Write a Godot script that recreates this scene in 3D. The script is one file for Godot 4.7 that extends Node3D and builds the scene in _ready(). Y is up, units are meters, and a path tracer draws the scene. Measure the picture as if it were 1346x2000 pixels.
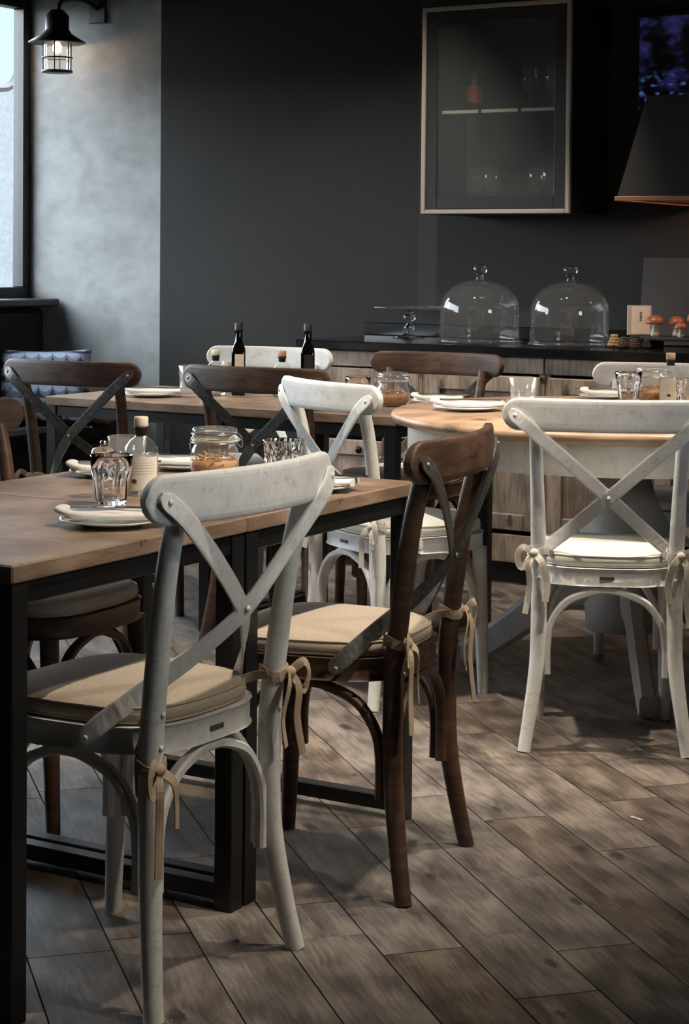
extends Node3D
# A dim restaurant corner. World axes follow the room: x runs along the back wall, -z runs towards it, y is up.

const TOP := 0.745            # height of the square table tops
const RTOP := 0.785           # height of the round table top
const V_BACK := 7.03          # back wall
const U_LEFT := -6.1          # window wall
var taken := {}
var M := {}
var uvt := Vector4(1, 1, 0, 0)
var rng := RandomNumberGenerator.new()

func _ready():
	rng.seed = 7
	set_view_and_light()
	make_materials()
	make_room()
	make_tables()
	make_chairs()
	make_sideboard()
	make_wall_things()
	make_table_things()

# ---------------------------------------------------------------- view and light
func set_view_and_light():
	var cam := Camera3D.new()
	cam.name = "camera"
	add_child(cam)
	cam.position = Vector3(0, 1.2411, 0)
	cam.rotation = Vector3(-0.0286, 0.5515, 0.0082)
	cam.near = 0.05
	cam.far = 80.0
	cam.set_frustum(2000.0 / 3723.7 * 0.05, Vector2(0, -395.4 / 3723.7 * 0.05), 0.05, 80.0)
	cam.current = true
	var env := Environment.new()
	env.background_mode = Environment.BG_SKY
	var sky := Sky.new()
	var sm := ProceduralSkyMaterial.new()
	sm.sky_top_color = Color(0.79, 0.835, 0.875)
	sm.sky_horizon_color = Color(0.84, 0.87, 0.90)
	sm.ground_bottom_color = Color(0.20, 0.21, 0.22)
	sm.ground_horizon_color = Color(0.36, 0.38, 0.40)
	sm.sky_energy_multiplier = 1.0
	sky.sky_material = sm
	env.sky = sky
	env.background_energy_multiplier = 27.0
	env.tonemap_mode = Environment.TONE_MAPPER_LINEAR
	env.tonemap_exposure = 0.92
	env.sdfgi_enabled = true
	env.ssao_enabled = true
	env.ssil_enabled = true
	var we := WorldEnvironment.new()
	we.name = "surroundings"
	we.environment = env
	add_child(we)

# ---------------------------------------------------------------- naming
func numbered(called: String) -> String:
	if not taken.has(called):
		taken[called] = 0
		return called
	taken[called] += 1
	return "%s_%03d" % [called, taken[called]]

func tag(o: Node, label: String, category: String, group := "") -> Node:
	o.set_meta("label", label)
	o.set_meta("category", category)
	if group != "":
		o.set_meta("group", group)
	return o

func thing(called: String, label: String, category: String, u: float, y: float, v: float, turn := 0.0, group := "") -> Node3D:
	var o := Node3D.new()
	o.name = numbered(called)
	add_child(o)
	o.position = Vector3(u, y, -v)
	o.rotation.y = turn
	tag(o, label, category, group)
	return o

func part(called: String, st, m: Material, parent: Node) -> MeshInstance3D:
	var o := MeshInstance3D.new()
	o.name = called
	if st is Mesh:
		o.mesh = st
	else:
		st.generate_normals()
		o.mesh = st.commit()
	o.material_override = m
	parent.add_child(o, true)
	return o

func struct(called: String, st, m: Material, parent: Node = self) -> MeshInstance3D:
	var o := part(called, st, m, parent)
	if parent == self:
		o.set_meta("kind", "structure")
	return o

func copy(o: Node3D, label: String, u: float, y: float, v: float, turn: float, group := "") -> Node3D:
	var c: Node3D = o.duplicate()
	c.name = numbered(String(o.name).rstrip("_0123456789"))
	add_child(c)
	c.position = Vector3(u, y, -v)
	c.rotation.y = turn
	c.set_meta("label", label)
	if group != "":
		c.set_meta("group", group)
	return c

# ---------------------------------------------------------------- shapes
func begin() -> SurfaceTool:
	var st := SurfaceTool.new()
	st.begin(Mesh.PRIMITIVE_TRIANGLES)
	return st

func vert(st: SurfaceTool, p: Vector3):
	st.set_uv(Vector2(p.x * uvt.x + uvt.z, p.z * uvt.y + uvt.w))
	st.add_vertex(p)

func quad(st: SurfaceTool, a: Vector3, b: Vector3, c: Vector3, d: Vector3):
	vert(st, a); vert(st, b); vert(st, c)
	vert(st, a); vert(st, c); vert(st, d)

# a flat polygon turned to face away from ctr
func poly(st: SurfaceTool, pts: Array, ctr: Vector3):
	var mid := Vector3.ZERO
	for p in pts:
		mid += p
	mid /= pts.size()
	var n: Vector3 = (pts[1] - pts[0]).cross(pts[2] - pts[0])
	var q := pts.duplicate()
	if n.dot(mid - ctr) > 0:
		q.reverse()
	for i in range(1, q.size() - 1):
		vert(st, q[0]); vert(st, q[i]); vert(st, q[i + 1])

func box(st: SurfaceTool, c: Vector3, size: Vector3, bevel := 0.0, basis := Basis()):
	st.set_smooth_group(-1)
	var h := size / 2.0
	var b := minf(bevel, minf(h.x, minf(h.y, h.z)) * 0.9)
	var pt := func(s: Vector3, axis: int) -> Vector3:
		var p := Vector3(s.x * (h.x - b), s.y * (h.y - b), s.z * (h.z - b))
		p[axis] = s[axis] * h[axis]
		return c + basis * p
	for ax in 3:
		var a1 := (ax + 1) % 3
		var a2 := (ax + 2) % 3
		for s: float in [-1.0, 1.0]:
			var pts := []
			for q in [[-1.0, -1.0], [-1.0, 1.0], [1.0, 1.0], [1.0, -1.0]]:
				var sg := Vector3()
				sg[ax] = s; sg[a1] = q[0]; sg[a2] = q[1]
				pts.append(pt.call(sg, ax))
			poly(st, pts, c)
	if b <= 0.0:
		return
	for ax in 3:
		var a1 := (ax + 1) % 3
		var a2 := (ax + 2) % 3
		for s1: float in [-1.0, 1.0]:
			for s2: float in [-1.0, 1.0]:
				var lo := Vector3(); var hi := Vector3()
				lo[ax] = -1.0; hi[ax] = 1.0
				lo[a1] = s1; hi[a1] = s1; lo[a2] = s2; hi[a2] = s2
				poly(st, [pt.call(lo, a1), pt.call(hi, a1), pt.call(hi, a2), pt.call(lo, a2)], c)
	for sx: float in [-1.0, 1.0]:
		for sy: float in [-1.0, 1.0]:
			for sz: float in [-1.0, 1.0]:
				var sg := Vector3(sx, sy, sz)
				poly(st, [pt.call(sg, 0), pt.call(sg, 1), pt.call(sg, 2)], c)

func boxm(c: Vector3, size: Vector3, bevel := 0.0, basis := Basis()) -> SurfaceTool:
	var st := begin()
	box(st, c, size, bevel, basis)
	return st

# sweep a superellipse along pts; hw across, hh along the normal nrm (one vector or one for each point)
func sweep(st: SurfaceTool, pts: Array, hw, hh, nrm, sides := 10, expo := 2.0, caps := true, flat := false):
	st.set_smooth_group(-1 if flat else 0)
	var rings := []
	var n := pts.size()
	for i in n:
		var t: Vector3 = (pts[mini(i + 1, n - 1)] - pts[maxi(i - 1, 0)]).normalized()
		var ref: Vector3 = nrm[i] if nrm is Array else nrm
		var nn := (ref - t * ref.dot(t)).normalized()
		var bb := t.cross(nn)
		var w: float = hw[i] if hw is Array else hw
		var h: float = hh[i] if hh is Array else hh
		var ring := []
		for k in sides:
			var a := TAU * (k + 0.5) / sides
			var cx := signf(cos(a)) * pow(absf(cos(a)), 2.0 / expo)
			var cy := signf(sin(a)) * pow(absf(sin(a)), 2.0 / expo)
			ring.append(pts[i] + bb * w * cx + nn * h * cy)
		rings.append(ring)
	for i in n - 1:
		for k in sides:
			var k2 := (k + 1) % sides
			if expo >= 3.0 and not flat:
				st.set_smooth_group(k + 1)
			quad(st, rings[i][k], rings[i][k2], rings[i + 1][k2], rings[i + 1][k])
	if caps:
		st.set_smooth_group(-1)
		poly(st, rings[0], pts[1])
		poly(st, rings[n - 1], pts[n - 2])

func smooth_path(pts: Array, per := 6) -> Array:
	var c := Curve3D.new()
	for i in pts.size():
		var t: Vector3 = (pts[mini(i + 1, pts.size() - 1)] - pts[maxi(i - 1, 0)]) / 6.0
		if i == 0 or i == pts.size() - 1:
			t *= 2.0
		c.add_point(pts[i], -t, t)
	var out := []
	for i in pts.size() - 1:
		for k in per:
			out.append(c.sample(i, float(k) / per))
	out.append(pts[pts.size() - 1])
	return out

# profile of (radius, height) points turned about y; flutes press the radius in where their share is above 0
func lathe(st: SurfaceTool, prof: Array, segs := 28, ctr := Vector3.ZERO, flutes := 0, share: Array = [], depth := 0.0, flat := false):
	st.set_smooth_group(-1 if flat else 0)
	var ring := func(i: int, k: int) -> Vector3:
		var a := TAU * k / segs
		var r: float = prof[i].x
		if flutes > 0 and i < share.size():
			r *= 1.0 - depth * share[i] * (0.5 + 0.5 * cos(a * flutes))
		return ctr + Vector3(r * cos(a), prof[i].y, r * sin(a))
	for i in prof.size() - 1:
		for k in segs:
			var a: Vector3 = ring.call(i, k)
			var b: Vector3 = ring.call(i, (k + 1) % segs)
			var c: Vector3 = ring.call(i + 1, (k + 1) % segs)
			var d: Vector3 = ring.call(i + 1, k)
			if prof[i].x < 1e-5:
				vert(st, a); vert(st, c); vert(st, d)
			elif prof[i + 1].x < 1e-5:
				vert(st, a); vert(st, b); vert(st, c)
			else:
				quad(st, a, b, c, d)

func lathem(prof: Array, segs := 28, ctr := Vector3.ZERO) -> SurfaceTool:
	var st := begin()
	lathe(st, prof, segs, ctr)
	return st

# rings: each [outline (Array of Vector2 in x,z), height]; closed with fans
func loft(st: SurfaceTool, rings: Array, flat := false):
	st.set_smooth_group(-1 if flat else 0)
	var n: int = rings[0][0].size()
	var at := func(i: int, k: int) -> Vector3:
		var p: Vector2 = rings[i][0][k % n]
		return Vector3(p.x, rings[i][1], p.y)
	var mid := Vector3.ZERO
	for k in n:
		mid += at.call(0, k) / n
	mid.y = (rings[0][1] + rings[rings.size() - 1][1]) / 2.0
	for i in rings.size() - 1:
		for k in n:
			var a: Vector3 = at.call(i, k)
			var b: Vector3 = at.call(i, k + 1)
			var c: Vector3 = at.call(i + 1, k + 1)
			var d: Vector3 = at.call(i + 1, k)
			quad(st, a, b, c, d)
	st.set_smooth_group(-1)
	for e in [0, rings.size() - 1]:
		var pts := []
		for k in n:
			pts.append(at.call(e, k))
		var c := Vector3.ZERO
		for p in pts:
			c += p / n
		for k in n:
			poly(st, [c, pts[k], pts[(k + 1) % n]], c + Vector3(0, 1 if e == 0 else -1, 0))

func scaled(o: Array, s: float, c := Vector2.ZERO) -> Array:
	var out := []
	for p in o:
		out.append(c + (p - c) * s)
	return out

func inset(o: Array, d: float) -> Array:
	var out := []
	var n := o.size()
	for i in n:
		var t: Vector2 = (o[(i + 1) % n] - o[(i + n - 1) % n]).normalized()
		out.append(o[i] + Vector2(-t.y, t.x) * d)
	return out

func ball(st: SurfaceTool, c: Vector3, r: float, squash := Vector3.ONE, segs := 8, rings := 5):
	st.set_smooth_group(0)
	for i in rings:
		var a0 := PI * i / rings - PI / 2
		var a1 := PI * (i + 1) / rings - PI / 2
		for k in segs:
			var b0 := TAU * k / segs
			var b1 := TAU * (k + 1) / segs
			var f := func(a: float, b: float) -> Vector3:
				return c + Vector3(cos(a) * cos(b), sin(a), cos(a) * sin(b)) * r * squash
			if i == 0:
				vert(st, f.call(a0, b0)); vert(st, f.call(a1, b1)); vert(st, f.call(a1, b0))
			elif i == rings - 1:
				vert(st, f.call(a0, b0)); vert(st, f.call(a0, b1)); vert(st, f.call(a1, b0))
			else:
				quad(st, f.call(a0, b0), f.call(a0, b1), f.call(a1, b1), f.call(a1, b0))

# ---------------------------------------------------------------- materials
func mix3(a: Vector3, b: Vector3, t: float) -> Vector3:
	return a.lerp(b, clampf(t, 0, 1))

func picture(w: int, h: int, f: Callable) -> ImageTexture:
	var im := Image.create(w, h, false, Image.FORMAT_RGB8)
	for y in h:
		for x in w:
			var c: Vector3 = f.call(x, y)
			im.set_pixel(x, y, Color(c.x, c.y, c.z))
	return ImageTexture.create_from_image(im)

func noise(sd: int, freq: float, oct := 3) -> FastNoiseLite:
	var n := FastNoiseLite.new()
	n.seed = sd
	n.frequency = freq
	n.noise_type = FastNoiseLite.TYPE_SIMPLEX_SMOOTH
	n.fractal_octaves = oct
	return n

func mat(c: Color, rough: float, metal := 0.0) -> StandardMaterial3D:
	var m := StandardMaterial3D.new()
	m.albedo_color = c
	m.roughness = rough
	m.metallic = metal
	return m

func tri(m: StandardMaterial3D, t: Texture2D, s: float, relief := 0.0, h: Texture2D = null) -> StandardMaterial3D:
	m.albedo_texture = t
	m.uv1_triplanar = true
	m.uv1_scale = Vector3.ONE * s
	if relief > 0.0:
		m.heightmap_enabled = true
		m.heightmap_texture = h if h else t
		m.heightmap_scale = relief
	return m

func pane(tint: Color, alpha := 0.05, rough := 0.02) -> StandardMaterial3D:
	var m := mat(Color(tint.r, tint.g, tint.b, alpha), rough)
	m.transparency = BaseMaterial3D.TRANSPARENCY_ALPHA
	return m

func solid_glass(tint: Color, alpha := 0.0) -> StandardMaterial3D:
	var m := mat(Color(tint.r, tint.g, tint.b, alpha), 0.0)
	m.refraction_enabled = true
	m.refraction_scale = 0.05
	return m

# wood whose grain runs along the picture's x
func wood(w: int, h: int, sd: int, light: Vector3, dark: Vector3, streak: float, knots := 0) -> ImageTexture:
	var a := noise(sd, 0.006, 3)
	var b := noise(sd + 1, 0.02, 3)
	var c := noise(sd + 2, 0.05, 2)
	var r := RandomNumberGenerator.new()
	r.seed = sd
	var kn := []
	for i in knots:
		kn.append(Vector3(r.randf() * w, r.randf() * h, r.randf_range(9, 22)))
	return picture(w, h, func(x: int, y: int) -> Vector3:
		var warp := a.get_noise_2d(x * 0.7, y * 2.0) * 10.0
		var dk := 0.0
		for k in kn:
			var dx: float = (x - k.x) / (k.z * 2.2)
			var dy: float = (y - k.y) / k.z
			var q := dx * dx + dy * dy
			if q < 16.0:
				warp += 9.0 * exp(-q * 0.5) * signf(dy)
				dk = maxf(dk, 0.7 * smoothstep(1.0, 0.0, q * 2.2 + 0.8 * c.get_noise_2d(x * 2.0, y * 4.0)))
		var g := b.get_noise_2d(x * 0.22, (y + warp) * 5.0)
		var fine := c.get_noise_2d(x * 0.35, (y + warp) * 12.0)
		var big := a.get_noise_2d(x * 0.9 + 900.0, y * 1.6)
		var t := 0.45 + streak * g + 0.34 * fine + 0.75 * big
		return mix3(mix3(light, dark, t), dark * 0.35, dk))

func make_materials():
	# floor boards: grey-brown oak with knots, three pictures
	for i in 3:
		var tx := wood(1024, 256, 31 + i * 7, [Vector3(0.50, 0.455, 0.415), Vector3(0.455, 0.405, 0.36), Vector3(0.49, 0.455, 0.425)][i], [Vector3(0.235, 0.205, 0.185), Vector3(0.21, 0.175, 0.15), Vector3(0.25, 0.225, 0.21)][i], 0.35, 3)
		var m := mat(Color(1, 1, 1), 0.46)
		m.albedo_texture = tx
		M["board%d" % i] = m
	M.slab = mat(Color(0.16, 0.14, 0.12), 0.9)
	# plaster: trowelled grey
	var n1 := noise(5, 0.011, 4)
	var n2 := noise(9, 0.05, 3)
	var n3 := noise(13, 0.006, 2)
	var pl := picture(1024, 1024, func(x: int, y: int) -> Vector3:
		var s := 0.5 + 0.5 * n1.get_noise_2d(x + 40.0 * n3.get_noise_2d(x, y), y) + 0.22 * n2.get_noise_2d(x * 0.6, y)
		return mix3(Vector3(0.45, 0.458, 0.455), Vector3(0.585, 0.592, 0.588), s))
	M.plaster = tri(mat(Color(1, 1, 1), 0.7), pl, 0.3)
	M.plaster.uv1_world_triplanar = true
	M.dark_wall = tri(mat(Color(0.20, 0.188, 0.175), 0.85), pl, 0.12)
	M.dark_wall.uv1_world_triplanar = true
	M.panel = mat(Color(0.125, 0.125, 0.12), 0.85)
	M.ceiling = mat(Color(0.30, 0.30, 0.30), 0.9)
	M.side_wall = mat(Color(0.25, 0.245, 0.24), 0.9)
	M.stucco = tri(mat(Color(0.60, 0.62, 0.64), 0.95), pl, 1.1)
	M.paving = mat(Color(0.27, 0.27, 0.27), 0.95)
	M.frame_black = mat(Color(0.055, 0.06, 0.065), 0.42)
	M.sill = mat(Color(0.16, 0.15, 0.15), 0.35)
	M.bench = tri(mat(Color(0.12, 0.105, 0.10), 0.75), pl, 3.0)
	# chair paint, chair wood, strap metal
	var g1 := noise(21, 0.02, 3)
	var g2 := noise(25, 0.09, 3)
	var wt := picture(512, 512, func(x: int, y: int) -> Vector3:
		var s := g1.get_noise_2d(x * 0.6, y * 0.6) * 0.6 + g2.get_noise_2d(x * 0.8, y * 0.5) * 0.4
		var worn := smoothstep(0.28, 0.6, g1.get_noise_2d(x * 1.1 + 700.0, y * 0.9) + 0.5 * g2.get_noise_2d(x * 0.7, y * 0.7 + 300.0))
		return mix3(mix3(Vector3(0.845, 0.845, 0.83), Vector3(0.775, 0.77, 0.755), 0.5 + s), Vector3(0.60, 0.585, 0.56), worn * 0.32))
	M.white = tri(mat(Color(1, 1, 1), 0.5), wt, 2.2)
	var bt := wood(512, 256, 77, Vector3(0.385, 0.28, 0.21), Vector3(0.205, 0.145, 0.112), 0.5, 0)
	M.brown = tri(mat(Color(1, 1, 1), 0.5), bt, 2.0)
	var zt := picture(256, 256, func(x: int, y: int) -> Vector3:
		var s := g2.get_noise_2d(x, y) * 0.6 + g1.get_noise_2d(x * 2.0, y * 2.0) * 0.5
		return mix3(Vector3(0.27, 0.26, 0.245), Vector3(0.45, 0.44, 0.42), 0.5 + s))
	M.strap = tri(mat(Color(1, 1, 1), 0.42, 0.55), zt, 4.0)
	M.bolt = mat(Color(0.62, 0.62, 0.60), 0.35, 0.7)
	M.plate_mark = mat(Color(0.34, 0.33, 0.32), 0.5, 0.3)
	# cloth
	var lt := picture(256, 256, func(x: int, y: int) -> Vector3:
		var s := 0.5 + 0.5 * sin(x * TAU / 4.0) * 0.4 + 0.5 * sin(y * TAU / 4.0) * 0.4 + 0.5 * g2.get_noise_2d(x * 0.5, y * 3.0) + 0.4 * g2.get_noise_2d(x * 3.0, y * 0.5)
		return mix3(Vector3(0.78, 0.78, 0.78), Vector3(1, 1, 1), s))
	M.linen = tri(mat(Color(0.74, 0.68, 0.60), 0.95), lt, 7.0)
	M.cream = tri(mat(Color(0.86, 0.845, 0.80), 0.95), lt, 7.0)
	M.tie = tri(mat(Color(0.70, 0.62, 0.52), 0.95), lt, 9.0)
	M.tie_light = tri(mat(Color(0.80, 0.77, 0.71), 0.95), lt, 9.0)
	M.napkin = tri(mat(Color(0.95, 0.94, 0.915), 0.95), lt, 9.0)
	M.grey_napkin = tri(mat(Color(0.36, 0.34, 0.32), 0.95), lt, 9.0)
	# table wood
	var tt := wood(1024, 512, 101, Vector3(0.585, 0.495, 0.42), Vector3(0.395, 0.32, 0.26), 0.35, 3)
	M.table = tri(mat(Color(1, 1, 1), 0.40), tt, 0.9)
	var tr := wood(1024, 512, 131, Vector3(0.68, 0.575, 0.475), Vector3(0.46, 0.36, 0.275), 0.4, 4)
	M.round_top = tri(mat(Color(1, 1, 1), 0.42), tr, 0.8)
	M.grey_paint = tri(mat(Color(0.80, 0.80, 0.80), 0.6), wt, 2.0)
	# weathered cabinet oak, grain upright
	var ot := wood(512, 512, 151, Vector3(0.60, 0.535, 0.465), Vector3(0.38, 0.325, 0.27), 0.5, 2)
	var oi := ot.get_image()
	oi.rotate_90(CLOCKWISE)
	M.oak = mat(Color(1, 1, 1), 0.6)
	M.oak.albedo_texture = ImageTexture.create_from_image(oi)
	M.oak.uv1_triplanar = true
	M.oak.uv1_scale = Vector3(1.4, 1.4, 1.4)
	M.stone = mat(Color(0.06, 0.06, 0.062), 0.16)
	M.black = mat(Color(0.05, 0.05, 0.05), 0.6)
	M.knob = mat(Color(0.09, 0.08, 0.075), 0.35, 0.6)
	M.pale_frame = mat(Color(0.56, 0.53, 0.49), 0.5)
	# glass and china
	M.pane = pane(Color(0.9, 0.95, 0.95), 0.03)
	M.thin_glass = pane(Color(0.95, 0.97, 0.97), 0.02, 0.0)
	M.clear_body = pane(Color(0.93, 0.95, 0.95), 0.07, 0.0)
	M.tumbler = solid_glass(Color(1, 1, 1))
	M.dark_glass = mat(Color(0.035, 0.03, 0.025), 0.06)
	M.china = mat(Color(0.88, 0.875, 0.86), 0.22)
	M.steel = mat(Color(0.72, 0.72, 0.72), 0.22, 1.0)
	M.cap = mat(Color(0.80, 0.75, 0.66), 0.6)
	M.cork = mat(Color(0.66, 0.53, 0.42), 0.8)
	M.rubber = pane(Color(0.9, 0.88, 0.8), 0.3, 0.2)
	M.water = mat(Color(0.80, 0.80, 0.76, 0.25), 0.0)
	M.water.refraction_enabled = true
	M.water.refraction_scale = 0.033
	var ct := picture(128, 128, func(x: int, y: int) -> Vector3:
		var s := 0.5 + 0.9 * g2.get_noise_2d(x * 1.5, y * 1.5)
		return mix3(Vector3(0.42, 0.25, 0.12), Vector3(0.84, 0.64, 0.38), s))
	M.pasta = tri(mat(Color(1, 1, 1), 0.7), ct, 14.0)
	M.shade = mat(Color(0.035, 0.034, 0.033), 0.9)
	M.copper = mat(Color(0.50, 0.36, 0.27), 0.4, 0.2)

func glow(c: Color, e: float) -> StandardMaterial3D:
	var m := mat(c, 0.5)
	m.emission_enabled = true
	m.emission = c
	m.emission_energy_multiplier = e
	return m

# ---------------------------------------------------------------- the room
func make_room():
	make_floor()
	var uR := 3.4
	var vF := -2.8
	var H := 2.9
	# back wall: trowelled plaster next to the window, dark paint behind the counter
	struct("wall_back_plaster", boxm(Vector3((U_LEFT - 0.02 - 5.324) / 2, H / 2, -V_BACK - 0.06), Vector3(-5.324 - U_LEFT + 0.02, H, 0.12)), M.plaster)
	struct("wall_back", boxm(Vector3((-5.324 + uR) / 2, H / 2, -V_BACK - 0.12), Vector3(uR + 5.324, H, 0.24)), M.dark_wall)
	struct("trim_1", boxm(Vector3((-3.953 + uR) / 2, (0.9 + H) / 2, -V_BACK + 0.008), Vector3(uR + 3.953, H - 0.9, 0.016)), M.panel)
	# right wall with one window facing the tables
	var wr := begin()
	box(wr, Vector3(uR + 0.06, 0.55, -(V_BACK + vF) / 2), Vector3(0.12, 1.1, V_BACK - vF))
	box(wr, Vector3(uR + 0.06, (2.2 + H) / 2, -(V_BACK + vF) / 2), Vector3(0.12, H - 2.2, V_BACK - vF))
	box(wr, Vector3(uR + 0.06, 1.65, -(vF + 1.3) / 2), Vector3(0.12, 1.1, 1.3 - vF))
	box(wr, Vector3(uR + 0.06, 1.65, -(3.0 + V_BACK) / 2), Vector3(0.12, 1.1, V_BACK - 3.0))
	struct("wall_right", wr, M.side_wall)
	# waist-high partition between this part of the room and the right-hand window
	struct("wall_partition", boxm(Vector3(0.6, 0.55, -3.0), Vector3(0.12, 1.1, 5.6), 0.006), M.side_wall)
	window("window_3", Vector3(uR + 0.05, 1.65, -2.15), 1.7, 1.1, PI / 2, 2)
	struct("ceiling", boxm(Vector3((U_LEFT + uR) / 2, H + 0.12, -(V_BACK + vF) / 2), Vector3(uR - U_LEFT + 0.6, 0.24, V_BACK - vF + 0.6)), M.ceiling)
	# window wall on the left: one wide window that ends at the plaster wall, sill at 1.02
	var wl := begin()
	box(wl, Vector3(U_LEFT - 0.04, 0.51, -(V_BACK + vF) / 2), Vector3(0.08, 1.02, V_BACK - vF))
	box(wl, Vector3(U_LEFT - 0.04, (2.46 + H) / 2, -(V_BACK + vF) / 2), Vector3(0.08, H - 2.46, V_BACK - vF))
	box(wl, Vector3(U_LEFT - 0.04, 2.28, -(3.0 + 6.5) / 2), Vector3(0.08, 0.36, 3.5))
	box(wl, Vector3(U_LEFT - 0.04, 1.74, -(3.0 + vF) / 2), Vector3(0.08, 1.44, 3.0 - vF))
	struct("wall_left", wl, M.side_wall)
	window("window_1", Vector3(U_LEFT - 0.035, 1.74, -(6.5 + V_BACK) / 2), V_BACK - 6.5, 1.44, PI / 2, 1)
	window("window_2", Vector3(U_LEFT - 0.035, 1.56, -(3.0 + 6.5) / 2), 3.5, 1.08, PI / 2, 3)
	struct("wall_front", boxm(Vector3((U_LEFT + uR) / 2, H / 2, -vF + 0.12), Vector3(uR - U_LEFT, H, 0.24)), M.side_wall)
	# sill shelf along the window wall
	struct("trim_2", boxm(Vector3(U_LEFT + 0.09, 1.005, -5.2), Vector3(0.20, 0.035, 3.64), 0.006), M.sill)
	# outdoors
	var g := boxm(Vector3(-9.5, -0.35, -4.5), Vector3(6.2, 0.2, 18.0))
	struct("floor_outdoors", g, M.paving)
	var ow := thing("garden_wall", "low dark garden wall outside, beyond the left window", "wall", -11.2, -0.25, 6.0)
	part("wall_face", boxm(Vector3(0, 0.9, 0), Vector3(0.25, 1.8, 11.0), 0.02), M.paving, ow)
	part("coping", boxm(Vector3(0, 1.84, 0), Vector3(0.34, 0.08, 11.0), 0.01), M.paving, ow)
	var hs := thing("house_wall", "pale rough rendered house wall seen through the window at the left edge", "wall", -11.3, -0.25, 13.4)
	part("wall_face", boxm(Vector3(0, 2.1, 0), Vector3(0.4, 4.2, 3.6), 0.02), M.stucco, hs)
	part("eaves", boxm(Vector3(0.1, 4.25, 0), Vector3(0.7, 0.1, 3.8), 0.01), M.paving, hs)
	var sg := thing("hanging_sign", "pale teal sign board with rounded dark frame outside the window", "sign", -8.0, 2.25, 8.72, 0.0)
	var st := begin()
	var rim := []
	for k in 33:
		var a := TAU * k / 32.0
		rim.append(Vector3(0.03 * 0, 0, 0) + Vector3(0, 0.45 + signf(sin(a)) * pow(absf(sin(a)), 0.35) * 0.45, signf(cos(a)) * pow(absf(cos(a)), 0.35) * 0.36))
	sweep(st, rim, 0.028, 0.03, Vector3.RIGHT, 6, 4.0, false, true)
	part("sign_frame", st, M.frame_black, sg)
	part("sign_board", boxm(Vector3(0, 0.45, 0), Vector3(0.03, 0.86, 0.68), 0.01), mat(Color(0.28, 0.36, 0.38), 0.6), sg)
	part("bracket", boxm(Vector3(0, 0.95, 0.0), Vector3(0.03, 0.1, 0.04)), M.frame_black, sg)

func window(called: String, c: Vector3, w: float, h: float, turn: float, lights: int):
	var o := Node3D.new()
	o.name = called
	o.set_meta("kind", "structure")
	add_child(o)
	o.position = c
	o.rotation.y = turn
	var f := begin()
	var t := 0.055
	box(f, Vector3(0, h / 2 - t / 2, 0), Vector3(w, t, 0.07), 0.004)
	box(f, Vector3(0, -h / 2 + t / 2, 0), Vector3(w, t, 0.07), 0.004)
	for s: float in [-1.0, 1.0]:
		box(f, Vector3(s * (w / 2 - t / 2), 0, 0), Vector3(t, h - 2 * t, 0.07), 0.004)
	for k in range(1, lights):
		box(f, Vector3(-w / 2 + w * k / lights, 0, 0), Vector3(t * 0.8, h - 2 * t, 0.06), 0.004)
	part("window_frame", f, M.frame_black, o)
	for k in lights:
		part("pane", boxm(Vector3(-w / 2 + w * (k + 0.5) / lights, 0, 0), Vector3(w / lights - t * 1.2, h - 2 * t, 0.006)), M.pane, o)

func make_floor():
	var fl := struct("floor", boxm(Vector3(-1.35, -0.10, -2.115), Vector3(10.1, 0.17, 10.4)), M.slab)
	var t := deg_to_rad(42.0)
	var w := Vector2(cos(t), -sin(t))         # along the boards, as (u, v)
	var c := Vector2(sin(t), cos(t))
	var wide := 0.1525
	var long := 0.985
	var joints := {-7: -4.375, -5: -3.484, -3: -2.94, -2: -3.127, -1: -3.90, 0: -3.637, 1: -3.968, 2: -4.055}
	var region := PackedVector2Array([Vector2(-6.08, 7.0), Vector2(-6.08, 4.3), Vector2(-3.1, 1.75), Vector2(-1.7, 1.75), Vector2(0.2, 3.9), Vector2(0.2, 7.0)])
	var r := RandomNumberGenerator.new()
	r.seed = 4
	for row in range(-34, 34):
		var c0 := 1.63 + row * wide
		var j: float = joints[row] if joints.has(row) else -3.0 - r.randf() * long
		for k in range(-8, 9):
			var w0 := j + k * long
			var g := 0.0016
			var rect := PackedVector2Array()
			for q in [[w0 + g, c0 + g], [w0 + long - g, c0 + g], [w0 + long - g, c0 + wide - g], [w0 + g, c0 + wide - g]]:
				rect.append(w * q[0] + c * q[1])
			for pg in Geometry2D.intersect_polygons(rect, region):
				var area := 0.0
				var mid := Vector2.ZERO
				for i in pg.size():
					mid += pg[i] / pg.size()
				for i in pg.size():
					area += (pg[i] - mid).cross(pg[(i + 1) % pg.size()] - mid) / 2.0
				if absf(area) < 0.004 or mid.y > 6.62:
					continue
				# board in its own axes: x along, z across
				var o := []
				for p in pg:
					var d: Vector2 = p - mid
					o.append(Vector2(d.dot(w), -d.dot(c)))
				if area > 0.0:
					o.reverse()
				uvt = Vector4(1.0 / 1.35, 1.0 / 0.34, r.randf(), r.randf())
				var st := begin()
				loft(st, [[o, -0.014], [o, 0.0]], true)
				var b := part("floor_board", st, M["board%d" % r.randi_range(0, 2)], fl)
				b.position = Vector3(mid.x, 0, -mid.y)
				b.rotation.y = -t
	uvt = Vector4(1, 1, 0, 0)

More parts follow.
